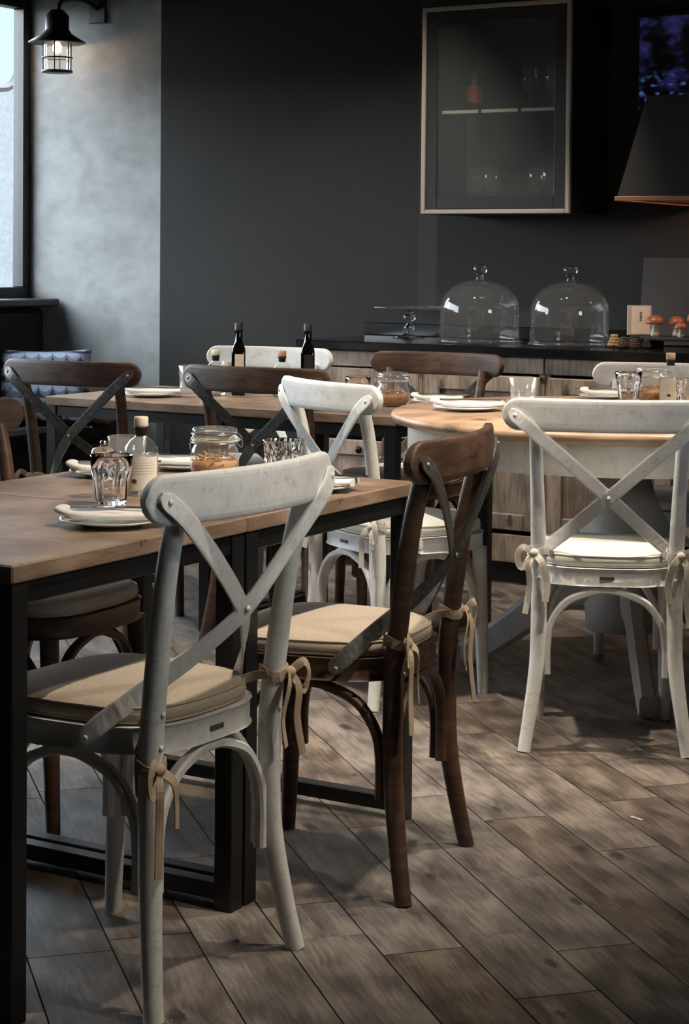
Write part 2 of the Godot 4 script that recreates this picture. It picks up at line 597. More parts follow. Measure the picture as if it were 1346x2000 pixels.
# ---------------------------------------------------------------- tables
func square_table(label: String, u: float, v: float, du: float, dv: float, bars_along_u: bool, group: String) -> Node3D:
	var o := thing("dining_table", label, "table", u, 0, v, 0.0235 if bars_along_u else 0.0, group)
	part("table_top", boxm(Vector3(0, TOP - 0.015, 0), Vector3(du - 0.002, 0.03, dv - 0.002), 0.003), M.table, o)
	var lw := 0.04
	var x := du / 2 - lw / 2 - 0.004
	var z := dv / 2 - lw / 2 - 0.004
	for sx: float in [-1.0, 1.0]:
		for sz: float in [-1.0, 1.0]:
			part("leg", boxm(Vector3(sx * x, 0.356, sz * z), Vector3(lw, 0.712, lw), 0.002), M.frame_black, o)
	for s: float in [-1.0, 1.0]:
		part("apron", boxm(Vector3(0, 0.695, s * z), Vector3(2 * x - lw, 0.036, 0.03), 0.002), M.frame_black, o)
		part("apron", boxm(Vector3(s * x, 0.695, 0), Vector3(0.03, 0.036, 2 * z - lw), 0.002), M.frame_black, o)
		if bars_along_u:
			part("floor_bar", boxm(Vector3(0, 0.034, s * z), Vector3(2 * x - lw, 0.032, 0.034), 0.002), M.frame_black, o)
		else:
			part("floor_bar", boxm(Vector3(s * x, 0.034, 0), Vector3(0.034, 0.032, 2 * z - lw), 0.002), M.frame_black, o)
	return o

func make_tables():
	# the near pair stands end to end; their common axis leans a hair against the walls
	var a := 0.0235
	var corner := Vector2(-2.018, 2.284)
	var d1 := Vector2(-sin(a), cos(a))
	var d2 := Vector2(-cos(a), -sin(a))
	var wd := 0.755
	var c1 := corner + d1 * 0.3405 + d2 * wd / 2
	var c2 := corner + d1 * 1.0215 + d2 * wd / 2
	square_table("oak-topped table with black steel legs cut by the left picture edge", c1.x, c1.y, wd, 0.681, true, "steel-legged tables")
	square_table("oak-topped table with black steel legs holding the nearest glass jar", c2.x, c2.y, wd, 0.681, true, "steel-legged tables")
	square_table("oak-topped steel-legged table by the bench with two dark bottles", -4.33 + 0.35, 5.065 + 0.335, 0.70, 0.67, false, "steel-legged tables")
	square_table("oak-topped steel-legged table between white chair and sideboard, beside the round table", -4.33 + 1.052, 5.065 + 0.335, 0.70, 0.67, false, "steel-legged tables")
	# round pedestal table
	var o := thing("round_table", "round wooden table with white apron on a pedestal", "table", -2.22, 0, 5.19)
	var top := begin()
	lathe(top, [Vector2(0, RTOP - 0.032), Vector2(0.67, RTOP - 0.032), Vector2(0.683, RTOP - 0.028), Vector2(0.69, RTOP - 0.018), Vector2(0.688, RTOP - 0.006), Vector2(0.68, RTOP), Vector2(0, RTOP)], 72)
	part("table_top", top, M.round_top, o)
	part("apron", lathem([Vector2(0.615, RTOP - 0.033), Vector2(0.615, RTOP - 0.12), Vector2(0.64, RTOP - 0.12), Vector2(0.64, RTOP - 0.033)].duplicate(), 72), M.white, o)
	part("pedestal", lathem([Vector2(0, 0.15), Vector2(0.11, 0.15), Vector2(0.115, 0.22), Vector2(0.08, 0.26), Vector2(0.10, 0.30), Vector2(0.135, 0.38), Vector2(0.13, 0.46), Vector2(0.09, 0.54), Vector2(0.07, 0.62), Vector2(0.10, 0.66), Vector2(0.10, 0.69), Vector2(0.22, 0.72), Vector2(0.22, 0.752), Vector2(0, 0.752)], 36), M.grey_paint, o)
	for k in 3:
		var ang := deg_to_rad([188.0, 301.0, 64.0][k])
		var dr := Vector3(cos(ang), 0, -sin(ang))
		var st := begin()
		sweep(st, smooth_path([dr * 0.07 + Vector3(0, 0.26, 0), dr * 0.20 + Vector3(0, 0.235, 0), dr * 0.34 + Vector3(0, 0.13, 0), dr * 0.46 + Vector3(0, 0.045, 0), dr * 0.50 + Vector3(0, 0.034, 0)], 5), 0.024, [0.06, 0.06, 0.06, 0.058, 0.055, 0.053, 0.052, 0.051, 0.05, 0.049, 0.048, 0.047, 0.046, 0.044, 0.042, 0.04, 0.038, 0.036, 0.035, 0.034, 0.033], Vector3.UP, 8, 5.0, true, true)
		part("foot", st, M.grey_paint, o)

# ---------------------------------------------------------------- chairs
func seat_outline(n := 40) -> Array:
	var out := []
	for k in n:
		var a := TAU * k / n
		var e := 2.0 / 3.2
		var z := -0.026 + 0.198 * signf(sin(a)) * pow(absf(sin(a)), e)
		var half := lerpf(0.212, 0.182, clampf((z + 0.22) / 0.39, 0, 1))
		out.append(Vector2(half * signf(cos(a)) * pow(absf(cos(a)), e), z))
	out.reverse()
	return out

func chair_proto(paint: Material, strap: Material) -> Node3D:
	var o := Node3D.new()
	# seat: bent ring with a shallow panel
	var so := seat_outline()
	var st := begin()
	loft(st, [[inset(so, 0.004), 0.416], [so, 0.420], [so, 0.456], [inset(so, 0.004), 0.460]])
	part("seat", st, paint, o)
	var zr := func(x: float) -> float:
		return 0.268 - 0.047 * pow(x / 0.2575, 2)
	# top rail
	st = begin()
	var pts := []; var hh := []; var hw := []
	var L := 0.262
	var R := 0.041
	for k in 41:
		var x := -L + 2.0 * L * k / 40.0
		if k < 8: x = -L + (1.0 - cos(PI / 2 * k / 8.0)) * 0.06
		elif k > 32: x = L - (1.0 - cos(PI / 2 * (40 - k) / 8.0)) * 0.06
		else: x = lerpf(-L + 0.06, L - 0.06, (k - 8) / 24.0)
		var e: float = maxf(0.0, (absf(x) - (L - R)) / R)
		pts.append(Vector3(x, 0.851, zr.call(x)))
		hh.append(maxf(0.004, R * sqrt(maxf(0.0, 1.0 - e * e))))
		hw.append(0.0115 if e < 0.9 else 0.009)
	sweep(st, pts, hw, hh, Vector3.UP, 20, 5.0)
	part("top_rail", st, paint, o)
	for s: float in [-1.0, 1.0]:
		# rear post, foot to rail
		st = begin()
		var pp := smooth_path([Vector3(s * 0.2026, 0, 0.200), Vector3(s * 0.189, 0.09, 0.184), Vector3(s * 0.172, 0.22, 0.167), Vector3(s * 0.169, 0.34, 0.164), Vector3(s * 0.170, 0.46, 0.167), Vector3(s * 0.1745, 0.62, 0.186), Vector3(s * 0.179, 0.74, 0.205), Vector3(s * 0.183, 0.83, 0.228)], 4)
		var wa := []; var wb := []
		for p in pp:
			var t: float = p.y / 0.83
			wa.append(lerpf(0.0165, 0.0205, smoothstep(0.0, 0.35, t)) - 0.0045 * smoothstep(0.5, 1.0, t))
			wb.append(lerpf(0.0165, 0.0200, smoothstep(0.0, 0.35, t)) - 0.0015 * smoothstep(0.5, 1.0, t))
		sweep(st, pp, wa, wb, Vector3.BACK, 12, 2.2)
		part("rear_post", st, paint, o)
		# front leg
		st = begin()
		sweep(st, [Vector3(s * 0.169, 0, -0.193), Vector3(s * 0.167, 0.2, -0.185), Vector3(s * 0.165, 0.418, -0.178)], [0.0155, 0.019, 0.021], [0.0155, 0.019, 0.021], Vector3.BACK, 12)
		part("front_leg", st, paint, o)
		# crossing strap: from the rail on this side, over the middle, past the other post to the seat's side
		st = begin()
		var f := 0.0035 * s
		var sp := smooth_path([Vector3(s * 0.246, 0.861, zr.call(0.246) + 0.018), Vector3(s * 0.20, 0.822, zr.call(0.2) + 0.017), Vector3(s * 0.10, 0.735, 0.248), Vector3(0, 0.645, 0.228 + f), Vector3(-s * 0.072, 0.578, 0.182 + f), Vector3(-s * 0.138, 0.515, 0.122), Vector3(-s * 0.190, 0.465, 0.074), Vector3(-s * 0.2065, 0.436, 0.048)], 5)
		var nr := []
		for p in sp:
			var q: float = clampf((0.60 - p.y) / 0.14, 0, 1)
			nr.append(Vector3(-s * q * 0.9, 0.0, 1.0 - q * 0.75).normalized())
		var sw := []
		for i in sp.size():
			var q: int = mini(i, sp.size() - 1 - i)
			sw.append([0.006, 0.0145][q] if q < 2 else 0.017)
		sweep(st, sp, sw, 0.0028, nr, 8, 6.0, true, true)
		part("cross_strap", st, strap, o)
		# bolts
		st = begin()
		ball(st, Vector3(s * 0.232, 0.849, zr.call(0.232) + 0.022), 0.0055, Vector3(1, 1, 0.6))
		ball(st, Vector3(s * 0.2105, 0.444, 0.060), 0.0055, Vector3(0.6, 1, 1))
		ball(st, Vector3(s * 0.170, 0.437, 0.187), 0.0050, Vector3(1, 1, 0.6))
		ball(st, Vector3(s * 0.171, 0.493, 0.191), 0.0050, Vector3(1, 1, 0.6))
		part("bolt", st, M.bolt if strap != paint else paint, o)
	st = begin()
	ball(st, Vector3(0, 0.645, 0.236), 0.006, Vector3(1, 1, 0.6))
	part("bolt", st, M.bolt if strap != paint else paint, o)
	# bent arches under the seat
	var arch := func(a: Vector3, b: Vector3, n: Vector3):
		var s2 := begin()
		var ax := (b - a).normalized()
		var d := a.distance_to(b)
		var ap := []
		for q in [[0.0, 0.19], [0.0, 0.27], [0.012, 0.325], [0.05, 0.375], [0.11, 0.400], [d / 2, 0.405], [d - 0.11, 0.400], [d - 0.05, 0.375], [d - 0.012, 0.325], [d, 0.27], [d, 0.19]]:
			ap.append(Vector3(a.x, 0, a.z) + ax * q[0] + Vector3(0, q[1], 0))
		sweep(s2, smooth_path(ap, 4), 0.0095, 0.012, n, 8, 3.0)
		part("arch_brace", s2, paint, o)
	arch.call(Vector3(-0.147, 0, 0.160), Vector3(0.147, 0, 0.160), Vector3.BACK)
	arch.call(Vector3(-0.143, 0, -0.184), Vector3(0.143, 0, -0.184), Vector3.BACK)
	arch.call(Vector3(-0.168, 0, 0.138), Vector3(-0.166, 0, -0.157), Vector3.RIGHT)
	arch.call(Vector3(0.168, 0, 0.138), Vector3(0.166, 0, -0.157), Vector3.RIGHT)
	part("maker_plate", boxm(Vector3(0, 0.437, 0.1735), Vector3(0.036, 0.009, 0.003), 0.001), M.plate_mark, o)
	return o

func ribbon(st: SurfaceTool, pts: Array, half: float, nrm):
	sweep(st, smooth_path(pts, 5), half, 0.0016, nrm, 6, 4.0, true, true)

# a cloth tie knotted round one rear post; s is the side, style picks how it hangs
func tie_shape(s: float, style: int, r: RandomNumberGenerator) -> SurfaceTool:
	var st := begin()
	var h := 0.500 if style != 2 else 0.405
	var px := s * 0.171
	var pz := 0.171 if style != 2 else 0.166
	var k := Vector3(px + s * 0.012, h, pz + 0.026)
	# from the cushion corner to the post
	ribbon(st, [Vector3(s * 0.135, 0.486, 0.128), Vector3(px - s * 0.026, lerpf(0.49, h, 0.5), 0.150), Vector3(px - s * 0.025, h, pz + 0.006)], 0.009, Vector3.UP if style == 2 else Vector3(s, 0.4, 0))
	# round the post
	var loop := []
	var nr := []
	for i in 13:
		var a := TAU * i / 12.0
		loop.append(Vector3(px + cos(a) * 0.0245, h + 0.006 * sin(a * 2.0), pz + sin(a) * 0.0245))
		nr.append(Vector3(cos(a), 0, sin(a)))
	sweep(st, loop, 0.010, 0.0022, nr, 6, 4.0, true, true)
	ball(st, k, 0.013, Vector3(1.1, 0.9, 0.8), 8, 5)
	var l1 := r.randf_range(0.09, 0.13)
	var l2 := r.randf_range(0.14, 0.19)
	if style == 2:
		l1 = 0.10; l2 = 0.17
	# a loop and two tails
	ribbon(st, [k, k + Vector3(s * 0.026, 0.016, 0.012), k + Vector3(s * 0.040, -0.006, 0.014), k + Vector3(s * 0.030, -0.035, 0.010), k + Vector3(s * 0.004, -0.012, 0.006)], 0.009, Vector3(0.2, 0.3, 1))
	ribbon(st, [k, k + Vector3(-s * 0.020, -0.02, 0.014), k + Vector3(-s * 0.034, -l1 * 0.6, 0.010), k + Vector3(-s * 0.030, -l1, 0.014)], 0.0095, Vector3(0.3, 0, 1))
	ribbon(st, [k, k + Vector3(s * 0.012, -0.03, 0.012), k + Vector3(s * 0.010, -l2 * 0.55, 0.010), k + Vector3(s * 0.020, -l2, 0.016)], 0.008, Vector3(-0.3, 0, 1))
	return st

func add_cushion(label: String, cloth: Material, tie: Material, u: float, v: float, turn: float, styles: Array):
	var o := thing("seat_cushion", label, "cushion", u, 0, v, turn, "tied chair cushions")
	var r := RandomNumberGenerator.new()
	r.seed = int(absf(u * 1000 + v * 77))
	var base := seat_outline(48)
	var wob := noise(r.randi() % 1000, 5.0, 2)
	var ring := func(s: float, y: float, amp: float) -> Array:
		var out := []
		for p in scaled(base, s * 0.965, Vector2(0, -0.050)):
			out.append(p * (1.0 + amp * wob.get_noise_2d(p.x, p.y)))
		return [out, y]
	var st := begin()
	loft(st, [ring.call(0.93, 0.4605, 0.0), ring.call(0.985, 0.464, 0.012), ring.call(1.005, 0.474, 0.015), ring.call(0.992, 0.486, 0.015), ring.call(0.955, 0.4925, 0.012), ring.call(0.86, 0.498, 0.0), ring.call(0.6, 0.5025, 0.0), ring.call(0.25, 0.504, 0.0)])
	part("pad", st, cloth, o)
	for y in [0.4645, 0.489]:
		st = begin()
		var seam := []
		for p in ring.call(0.985, y, 0.014)[0]:
			seam.append(Vector3(p.x, y + 0.0015 * wob.get_noise_2d(p.x * 3.0, p.y * 3.0), p.y))
		seam.append(seam[0])
		sweep(st, seam, 0.0026, 0.0026, Vector3.UP, 6, 2.0, false)
		part("piping", st, cloth, o)
	for i in 2:
		part("tie", tie_shape([-1.0, 1.0][i], styles[i], r), tie, o)

func make_chairs():
	var white := chair_proto(M.white, M.white)
	var brown := chair_proto(M.brown, M.strap)
	var rows := [
		# proto, u, v, turn, label, cushion label, cloth, tie styles
		[white, -2.043, 2.640, 1.551, "whitewashed cross-back chair nearest the viewer at the left table", "tan linen cushion on the nearest white chair", M.linen, [2, 0]],
		[brown, -2.020, 3.297, 1.758, "dark brown cross-back chair with metal straps right of the nearest white chair", "tan linen cushion on the dark brown chair in the middle", M.linen, [0, 1]],
		[white, -2.000, 4.552, 0.443, "whitewashed cross-back chair seen from behind at the round table's near side", "cream cushion on the white chair in front of the round table", M.cream, [0, 1]],
		[brown, -4.028, 5.038, 0.107, "brown cross-back chair with dark metal straps below the grey plaster wall", "tan cushion on the brown chair beside the bench", M.linen, [0, 1]],
		[brown, -3.363, 5.140, 0.066, "brown cross-back chair with metal straps in front of the two dark bottles", "tan cushion on the brown chair in front of the dark bottles", M.linen, [1, 0]],
		[brown, -2.840, 3.270, -1.50, "brown chair facing the viewer across the left table, at the picture's left edge", "tan cushion on the brown chair tucked under the left table", M.linen, [0, 1]],
		[white, -2.719, 4.707, -0.467, "whitewashed cross-back chair turned towards the left side of the round table", "cream cushion on the white chair left of the round table", M.cream, [0, 1]],
		[white, -3.971, 5.740, 3.274, "white chair behind the two dark bottles, facing the viewer", "cream cushion on the white chair behind the dark bottles", M.cream, [0, 1]],
		[brown, -3.300, 5.800, 3.209, "light-struck brown chair facing the viewer in front of the sideboard doors", "cream cushion on the brown chair in front of the sideboard", M.cream, [1, 0]],
		[white, -2.310, 5.700, 3.406, "white chair behind the round table, facing the viewer at the right edge", "cream cushion on the white chair behind the round table", M.cream, [0, 1]],
	]
	for q in rows:
		var c: Node3D = q[0].duplicate()
		c.name = numbered("dining_chair")
		add_child(c)
		c.position = Vector3(q[1], 0, -q[2])
		c.rotation.y = q[3]
		tag(c, q[4], "chair", "cross-back chairs at the tables")
		add_cushion(q[5], q[6], M.tie if q[6] == M.linen else M.tie_light, q[1], q[2], q[3], q[7])
	white.free()
	brown.free()

# ---------------------------------------------------------------- sideboard with its worktop
func door(parent: Node, called: String, u0: float, u1: float, y0: float, y1: float, z: float):
	var w := u1 - u0
	var h := y1 - y0
	var d := Node3D.new()
	d.name = called
	parent.add_child(d, true)
	d.position = Vector3((u0 + u1) / 2, (y0 + y1) / 2, z)
	var s := 0.062
	part("panel", boxm(Vector3(0, 0, 0.004), Vector3(w - 2 * s + 0.01, h - 2 * s + 0.01, 0.012), 0.001), M.oak, d)
	part("stile", boxm(Vector3(-w / 2 + s / 2, 0, 0.010), Vector3(s, h, 0.024), 0.004), M.oak, d)
	part("stile", boxm(Vector3(w / 2 - s / 2, 0, 0.010), Vector3(s, h, 0.024), 0.004), M.oak, d)
	part("rail", boxm(Vector3(0, h / 2 - s / 2, 0.010), Vector3(w - 2 * s, s, 0.024), 0.004), M.oak, d)
	part("rail", boxm(Vector3(0, -h / 2 + s / 2, 0.010), Vector3(w - 2 * s, s, 0.024), 0.004), M.oak, d)

func cabinet(label: String, u0: float, u1: float, drawers: bool):
	var o := thing("sideboard_cabinet", label, "cabinet", (u0 + u1) / 2, 0, 6.75, 0.0, "sideboard cabinets")
	var w := u1 - u0 - 0.003
	var zf := 0.31            # front plane of the carcass, v = 6.44
	var st := begin()
	box(st, Vector3(-w / 2 + 0.011, 0.475, 0.02), Vector3(0.022, 0.78, 0.56))
	box(st, Vector3(w / 2 - 0.011, 0.475, 0.02), Vector3(0.022, 0.78, 0.56))
	box(st, Vector3(0, 0.475, -0.25), Vector3(w - 0.044, 0.78, 0.02))
	box(st, Vector3(0, 0.095, 0.03), Vector3(w - 0.044, 0.02, 0.54))
	part("carcass", st, M.oak, o)
	part("plinth", boxm(Vector3(0, 0.042, 0.0), Vector3(w, 0.084, 0.50)), M.black, o)
	part("top_rail", boxm(Vector3(0, 0.832, zf - 0.012), Vector3(w, 0.062, 0.024), 0.002), M.oak, o)
	part("bottom_rail", boxm(Vector3(0, 0.138, zf - 0.012), Vector3(w, 0.105, 0.024), 0.002), M.oak, o)
	part("back_gap", boxm(Vector3(0, 0.49, zf - 0.06), Vector3(w - 0.05, 0.60, 0.01)), M.black, o)
	if drawers:
		part("drawer", boxm(Vector3(0, 0.66, zf - 0.010), Vector3(w - 0.03, 0.27, 0.024), 0.004), M.oak, o)
		door(o, "door", -w / 2 + 0.015, w / 2 - 0.015, 0.207, 0.510, zf - 0.018)
		var k := begin()
		ball(k, Vector3(0.0, 0.473, zf + 0.018), 0.015, Vector3(1, 1, 0.9), 10, 7)
		sweep(k, [Vector3(0, 0.473, zf), Vector3(0, 0.473, zf + 0.012)], 0.006, 0.006, Vector3.UP, 8)
		part("knob", k, M.knob, o)
	else:
		door(o, "door", -w / 2 + 0.014, w / 2 - 0.014, 0.207, 0.790, zf - 0.018)
		var k := begin()
		ball(k, Vector3(-w / 2 + 0.045, 0.52, zf + 0.018), 0.013, Vector3(1, 1, 0.9), 10, 7)
		part("knob", k, M.knob, o)

func make_sideboard():
	cabinet("oak sideboard cabinet with a dark knob at the worktop's left end", -4.15, -3.61, true)
	cabinet("oak sideboard cabinet with a tall panelled door left of the seen-from-behind white chair", -3.608, -3.086, false)
	cabinet("oak sideboard cabinet with a tall panelled door behind the round table", -3.084, -2.56, false)
	cabinet("oak sideboard cabinet at the right, mostly behind the far white chair", -2.558, -2.03, false)
	var t := thing("worktop", "glossy black stone worktop along the dark wall", "worktop", -2.0, 0.8655, 6.72)
	part("slab", boxm(Vector3(-0.2, 0.0175, 0), Vector3(3.95, 0.035, 0.62), 0.004), M.stone, t)
	part("upstand", boxm(Vector3(-0.2, 0.062, -0.296), Vector3(4.02, 0.052, 0.025), 0.003), M.stone, t)

# ---------------------------------------------------------------- things on walls, the bench, lamps
func make_wall_things():
	# glazed wall cabinet
	var c := thing("wall_cabinet", "dark glazed wall cabinet with a thin pale frame", "cabinet", -3.415, 1.407, 6.845)
	var w := 0.65
	var h := 0.82
	var dz := 0.345
	var st := begin()
	for s: float in [-1.0, 1.0]:
		box(st, Vector3(s * (w / 2 - 0.009), h / 2, 0), Vector3(0.018, h, dz))
		box(st, Vector3(0, h / 2 + s * (h / 2 - 0.009), 0), Vector3(w - 0.036, 0.018, dz))
	box(st, Vector3(0, h / 2, -dz / 2 + 0.006), Vector3(w - 0.036, h - 0.036, 0.012))
	part("carcass", st, M.black, c)
	var fr := Node3D.new()
	fr.name = "door"
	c.add_child(fr)
	fr.position = Vector3(0, h / 2, dz / 2 + 0.011)
	st = begin()
	for s: float in [-1.0, 1.0]:
		box(st, Vector3(s * (w / 2 - 0.009), 0, 0), Vector3(0.018, h, 0.02), 0.003)
		box(st, Vector3(0, s * (h / 2 - 0.009), 0), Vector3(w - 0.036, 0.018, 0.02), 0.003)
	part("door_frame", st, M.pale_frame, fr)
	st = begin()
	for s: float in [-1.0, 1.0]:
		box(st, Vector3(s * (w / 2 - 0.044), 0, -0.002), Vector3(0.05, h - 0.036, 0.012), 0.002)
		box(st, Vector3(0, s * (h / 2 - 0.044), -0.002), Vector3(w - 0.138, 0.05, 0.012), 0.002)
	part("inner_frame", st, M.black, fr)
	part("pane", boxm(Vector3(0, 0, -0.002), Vector3(w - 0.13, h - 0.13, 0.004)), M.pane, fr)
	for i in 3:
		part("shelf", boxm(Vector3(-0.175 + 0.175 * i, 0.405, 0.0), Vector3(0.165, 0.012, dz - 0.05), 0.001), M.thin_glass, c)
		part("shelf_edge", boxm(Vector3(-0.175 + 0.175 * i, 0.405, dz / 2 - 0.03), Vector3(0.160, 0.014, 0.012), 0.002), M.pale_frame, c)
	# glasses kept in it
	var gi := 0
	for q in [[-3.60, 0.018, 6.86], [-3.50, 0.018, 6.80], [-3.33, 0.018, 6.86], [-3.24, 0.018, 6.80], [-3.36, 0.412, 6.86], [-3.25, 0.412, 6.84]]:
		var g := thing("stemmed_glass", "clear stemmed glass in the glazed wall cabinet, " + ["leftmost on its floor", "second on its floor from left", "third on its floor from left", "rightmost on its floor", "left one on the upper shelf", "right one on the upper shelf"][gi], "glass", q[0], 1.407 + q[1], q[2], 0.0, "glasses in the wall cabinet")
		gi += 1
		part("bowl", lathem([Vector2(0.004, 0.07), Vector2(0.028, 0.085), Vector2(0.038, 0.115), Vector2(0.036, 0.15), Vector2(0.032, 0.175)], 20), M.thin_glass, g)
		part("stem", lathem([Vector2(0, 0.0), Vector2(0.032, 0.0), Vector2(0.030, 0.004), Vector2(0.005, 0.010), Vector2(0.004, 0.068), Vector2(0.006, 0.072), Vector2(0, 0.073)], 18), M.thin_glass, g)
	var bo := thing("liqueur_bottle", "small red-labelled bottle on the upper shelf of the wall cabinet", "bottle", -3.61, 1.407 + 0.412, 6.86)
	part("body", lathem([Vector2(0, 0), Vector2(0.03, 0), Vector2(0.032, 0.01), Vector2(0.032, 0.13), Vector2(0.012, 0.17), Vector2(0.012, 0.22), Vector2(0, 0.22)], 18), M.dark_glass, bo)
	part("label", lathem([Vector2(0.0326, 0.04), Vector2(0.0326, 0.11)], 18), mat(Color(0.45, 0.12, 0.08), 0.6), bo)
	# extractor hood at the right, warm lamp inside
	var hd := thing("extractor_hood", "large dark tapered hood with a warm lamp under it, cut by the right edge", "hood", -2.16, 1.445, 6.56)
	st = begin()
	var lo := [Vector3(-0.52, 0, -0.44), Vector3(-0.52, 0, 0.40), Vector3(0.52, 0, 0.40), Vector3(0.52, 0, -0.44)]
	var hi := [Vector3(-0.44, 0.36, -0.44), Vector3(-0.44, 0.36, 0.33), Vector3(0.44, 0.36, 0.33), Vector3(0.44, 0.36, -0.44)]
	st.set_smooth_group(-1)
	for k in 4:
		var k2 := (k + 1) % 4
		poly(st, [lo[k], lo[k2], hi[k2], hi[k]], Vector3(0, 0.2, 0))
		var a: Vector3 = lo[k] * 0.965
		var b: Vector3 = lo[k2] * 0.965
		var c2: Vector3 = hi[k2] * Vector3(0.94, 0.97, 0.94)
		var d2: Vector3 = hi[k] * Vector3(0.94, 0.97, 0.94)
		poly(st, [a, b, c2, d2], Vector3(0, 0.2, 3 if k == 3 else (-3 if k == 1 else 0)) + Vector3(3 if k == 0 else (-3 if k == 2 else 0), 0, 0))
		poly(st, [lo[k], lo[k2], b, a], Vector3(0, 0.3, 0))
	poly(st, hi, Vector3(0, 0.2, 0))
	part("canopy", st, M.shade, hd)
	st = begin()
	box(st, Vector3(0, 0.0, 0.402), Vector3(1.05, 0.016, 0.012), 0.002)
	box(st, Vector3(-0.522, 0.0, -0.02), Vector3(0.012, 0.016, 0.84), 0.002)
	box(st, Vector3(0.522, 0.0, -0.02), Vector3(0.012, 0.016, 0.84), 0.002)
	part("lip", st, M.copper, hd)
	part("flue", boxm(Vector3(0.2, 0.90, -0.20), Vector3(0.30, 1.08, 0.30), 0.004), M.shade, hd)
	st = begin()
	ball(st, Vector3(-0.1, 0.10, -0.15), 0.035, Vector3.ONE, 12, 8)
	part("lamp_bulb", st, glow(Color(1.0, 0.72, 0.45), 4.0), hd)
	omni(hd, Vector3(-0.1, 0.10, -0.15), Color(1.0, 0.74, 0.52), 0.3, 0.035)
	# blue picture screen above the hood
	var n := noise(61, 0.03, 4)
	var n2 := noise(67, 0.08, 3)
	var scr := picture(128, 192, func(x: int, y: int) -> Vector3:
		var a := smoothstep(-0.25, 0.6, n.get_noise_2d(x * 1.2, y * 0.6))
		var b := smoothstep(0.15, 0.5, n2.get_noise_2d(x * 1.2, y * 0.6)) * smoothstep(90.0, 150.0, y)
		return Vector3(0.02, 0.02, 0.03).lerp(Vector3(0.20, 0.20, 0.44), a).lerp(Vector3(0.30, 0.44, 0.72), b))
	var tv := thing("wall_screen", "screen glowing with a blue picture above the hood at the right edge", "screen", -2.62, 1.80, 7.0)
	part("housing", boxm(Vector3(0, 0.20, 0), Vector3(0.70, 0.40, 0.03), 0.004), M.black, tv)
	var sm := mat(Color(0.02, 0.02, 0.03), 0.3)
	sm.emission_enabled = true
	sm.emission_texture = scr
	sm.emission = Color.WHITE
	sm.emission_operator = BaseMaterial3D.EMISSION_OP_MULTIPLY
	sm.emission_energy_multiplier = 0.55
	var qm := QuadMesh.new()
	qm.size = Vector2(0.66, 0.36)
	var fc := part("screen_face", qm, sm, tv)
	fc.position = Vector3(0, 0.20, 0.0165)
	# dark board leaning behind the mushrooms
	var bd := thing("chalk_board", "dark blank board leaning on the wall behind the mushroom ornaments", "board", -2.55, 0.9015, 6.90)
	part("board", boxm(Vector3(0, 0.17, -0.02), Vector3(0.70, 0.34, 0.014), 0.002, Basis(Vector3.RIGHT, -0.13)), mat(Color(0.20, 0.20, 0.195), 0.7), bd)
	# lantern on the plaster wall
	lantern()
	# bench along the window wall
	var be := thing("bench", "dark upholstered bench under the window sill", "bench", -5.80, 0, 5.2)
	part("base", boxm(Vector3(0.02, 0.19, 0), Vector3(0.50, 0.38, 3.60), 0.01), M.bench, be)
	part("seat", boxm(Vector3(0.03, 0.425, 0), Vector3(0.54, 0.09, 3.60), 0.02), M.bench, be)
	part("back", boxm(Vector3(-0.235, 0.725, 0), Vector3(0.11, 0.50, 3.60), 0.02), M.bench, be)
	var sc := picture(128, 128, func(x: int, y: int) -> Vector3:
		var row := y / 32
		var xx := (x + (16 if row % 2 == 1 else 0)) % 32 - 16
		var yy := y % 32
		var d := sqrt(float(xx * xx) + float(yy * yy) * 0.8)
		return mix3(Vector3(0.62, 0.66, 0.74), Vector3(0.10, 0.13, 0.20), smoothstep(15.0, 19.0, d)))
	var blue := tri(mat(Color(1, 1, 1), 0.9), sc, 4.0)
	scatter_cushion("blue and white scalloped cushion leaning on the dark bench", blue, -5.64, 6.60, -0.87, 0.62)
	scatter_cushion("second blue and white cushion on the bench, nearer the viewer", blue, -5.76, 6.05, -0.3, 0.5)
	scatter_cushion("plain brown cushion in the bench corner by the plaster wall", mat(Color(0.42, 0.31, 0.22), 0.9), -5.60, 6.84, -1.2, 0.75, 0.8)
	# ceiling spotlights
	var sp := [[-1.26, 3.10, 4.8], [-1.32, 3.80, 5.6], [-1.36, 4.70, 7.0], [-3.0, 4.6, 3.6], [-3.9, 4.9, 3.6], [-1.7, 5.6, 5.5], [-2.9, 5.7, 6.0], [-2.75, 3.95, 9.0], [-3.3, 5.4, 3.5], [0.4, 2.9, 3.2]]
	var aims := [[-2.3, 2.9], [-2.2, 3.7], [-2.1, 4.8], [-3.3, 5.3], [-4.1, 5.4], [-2.2, 5.3], [-3.2, 6.3], [-2.5, 4.35], [-4.3, 7.2], [-2.4, 3.1]]
	var which := ["over the nearest white chair", "over the dark brown chair", "over the white chair at the round table", "over the far clip-top jar", "over the table by the bench", "over the round table", "over the worktop", "over the aisle between the near tables and the far ones", "turned to the dark wall left of the glazed cabinet", "far right, turned to the nearest chair"]
	for i in sp.size():
		spotlight("black ceiling spotlight " + which[i], sp[i][0], sp[i][1], aims[i][0], aims[i][1], sp[i][2])

func omni(parent: Node, at: Vector3, c: Color, e: float, size: float):
	var l := OmniLight3D.new()
	l.name = "glow"
	l.light_color = c
	l.light_energy = e
	l.light_size = size
	l.omni_range = 12.0
	l.omni_attenuation = 2.0
	l.shadow_enabled = true
	parent.add_child(l)
	l.position = at

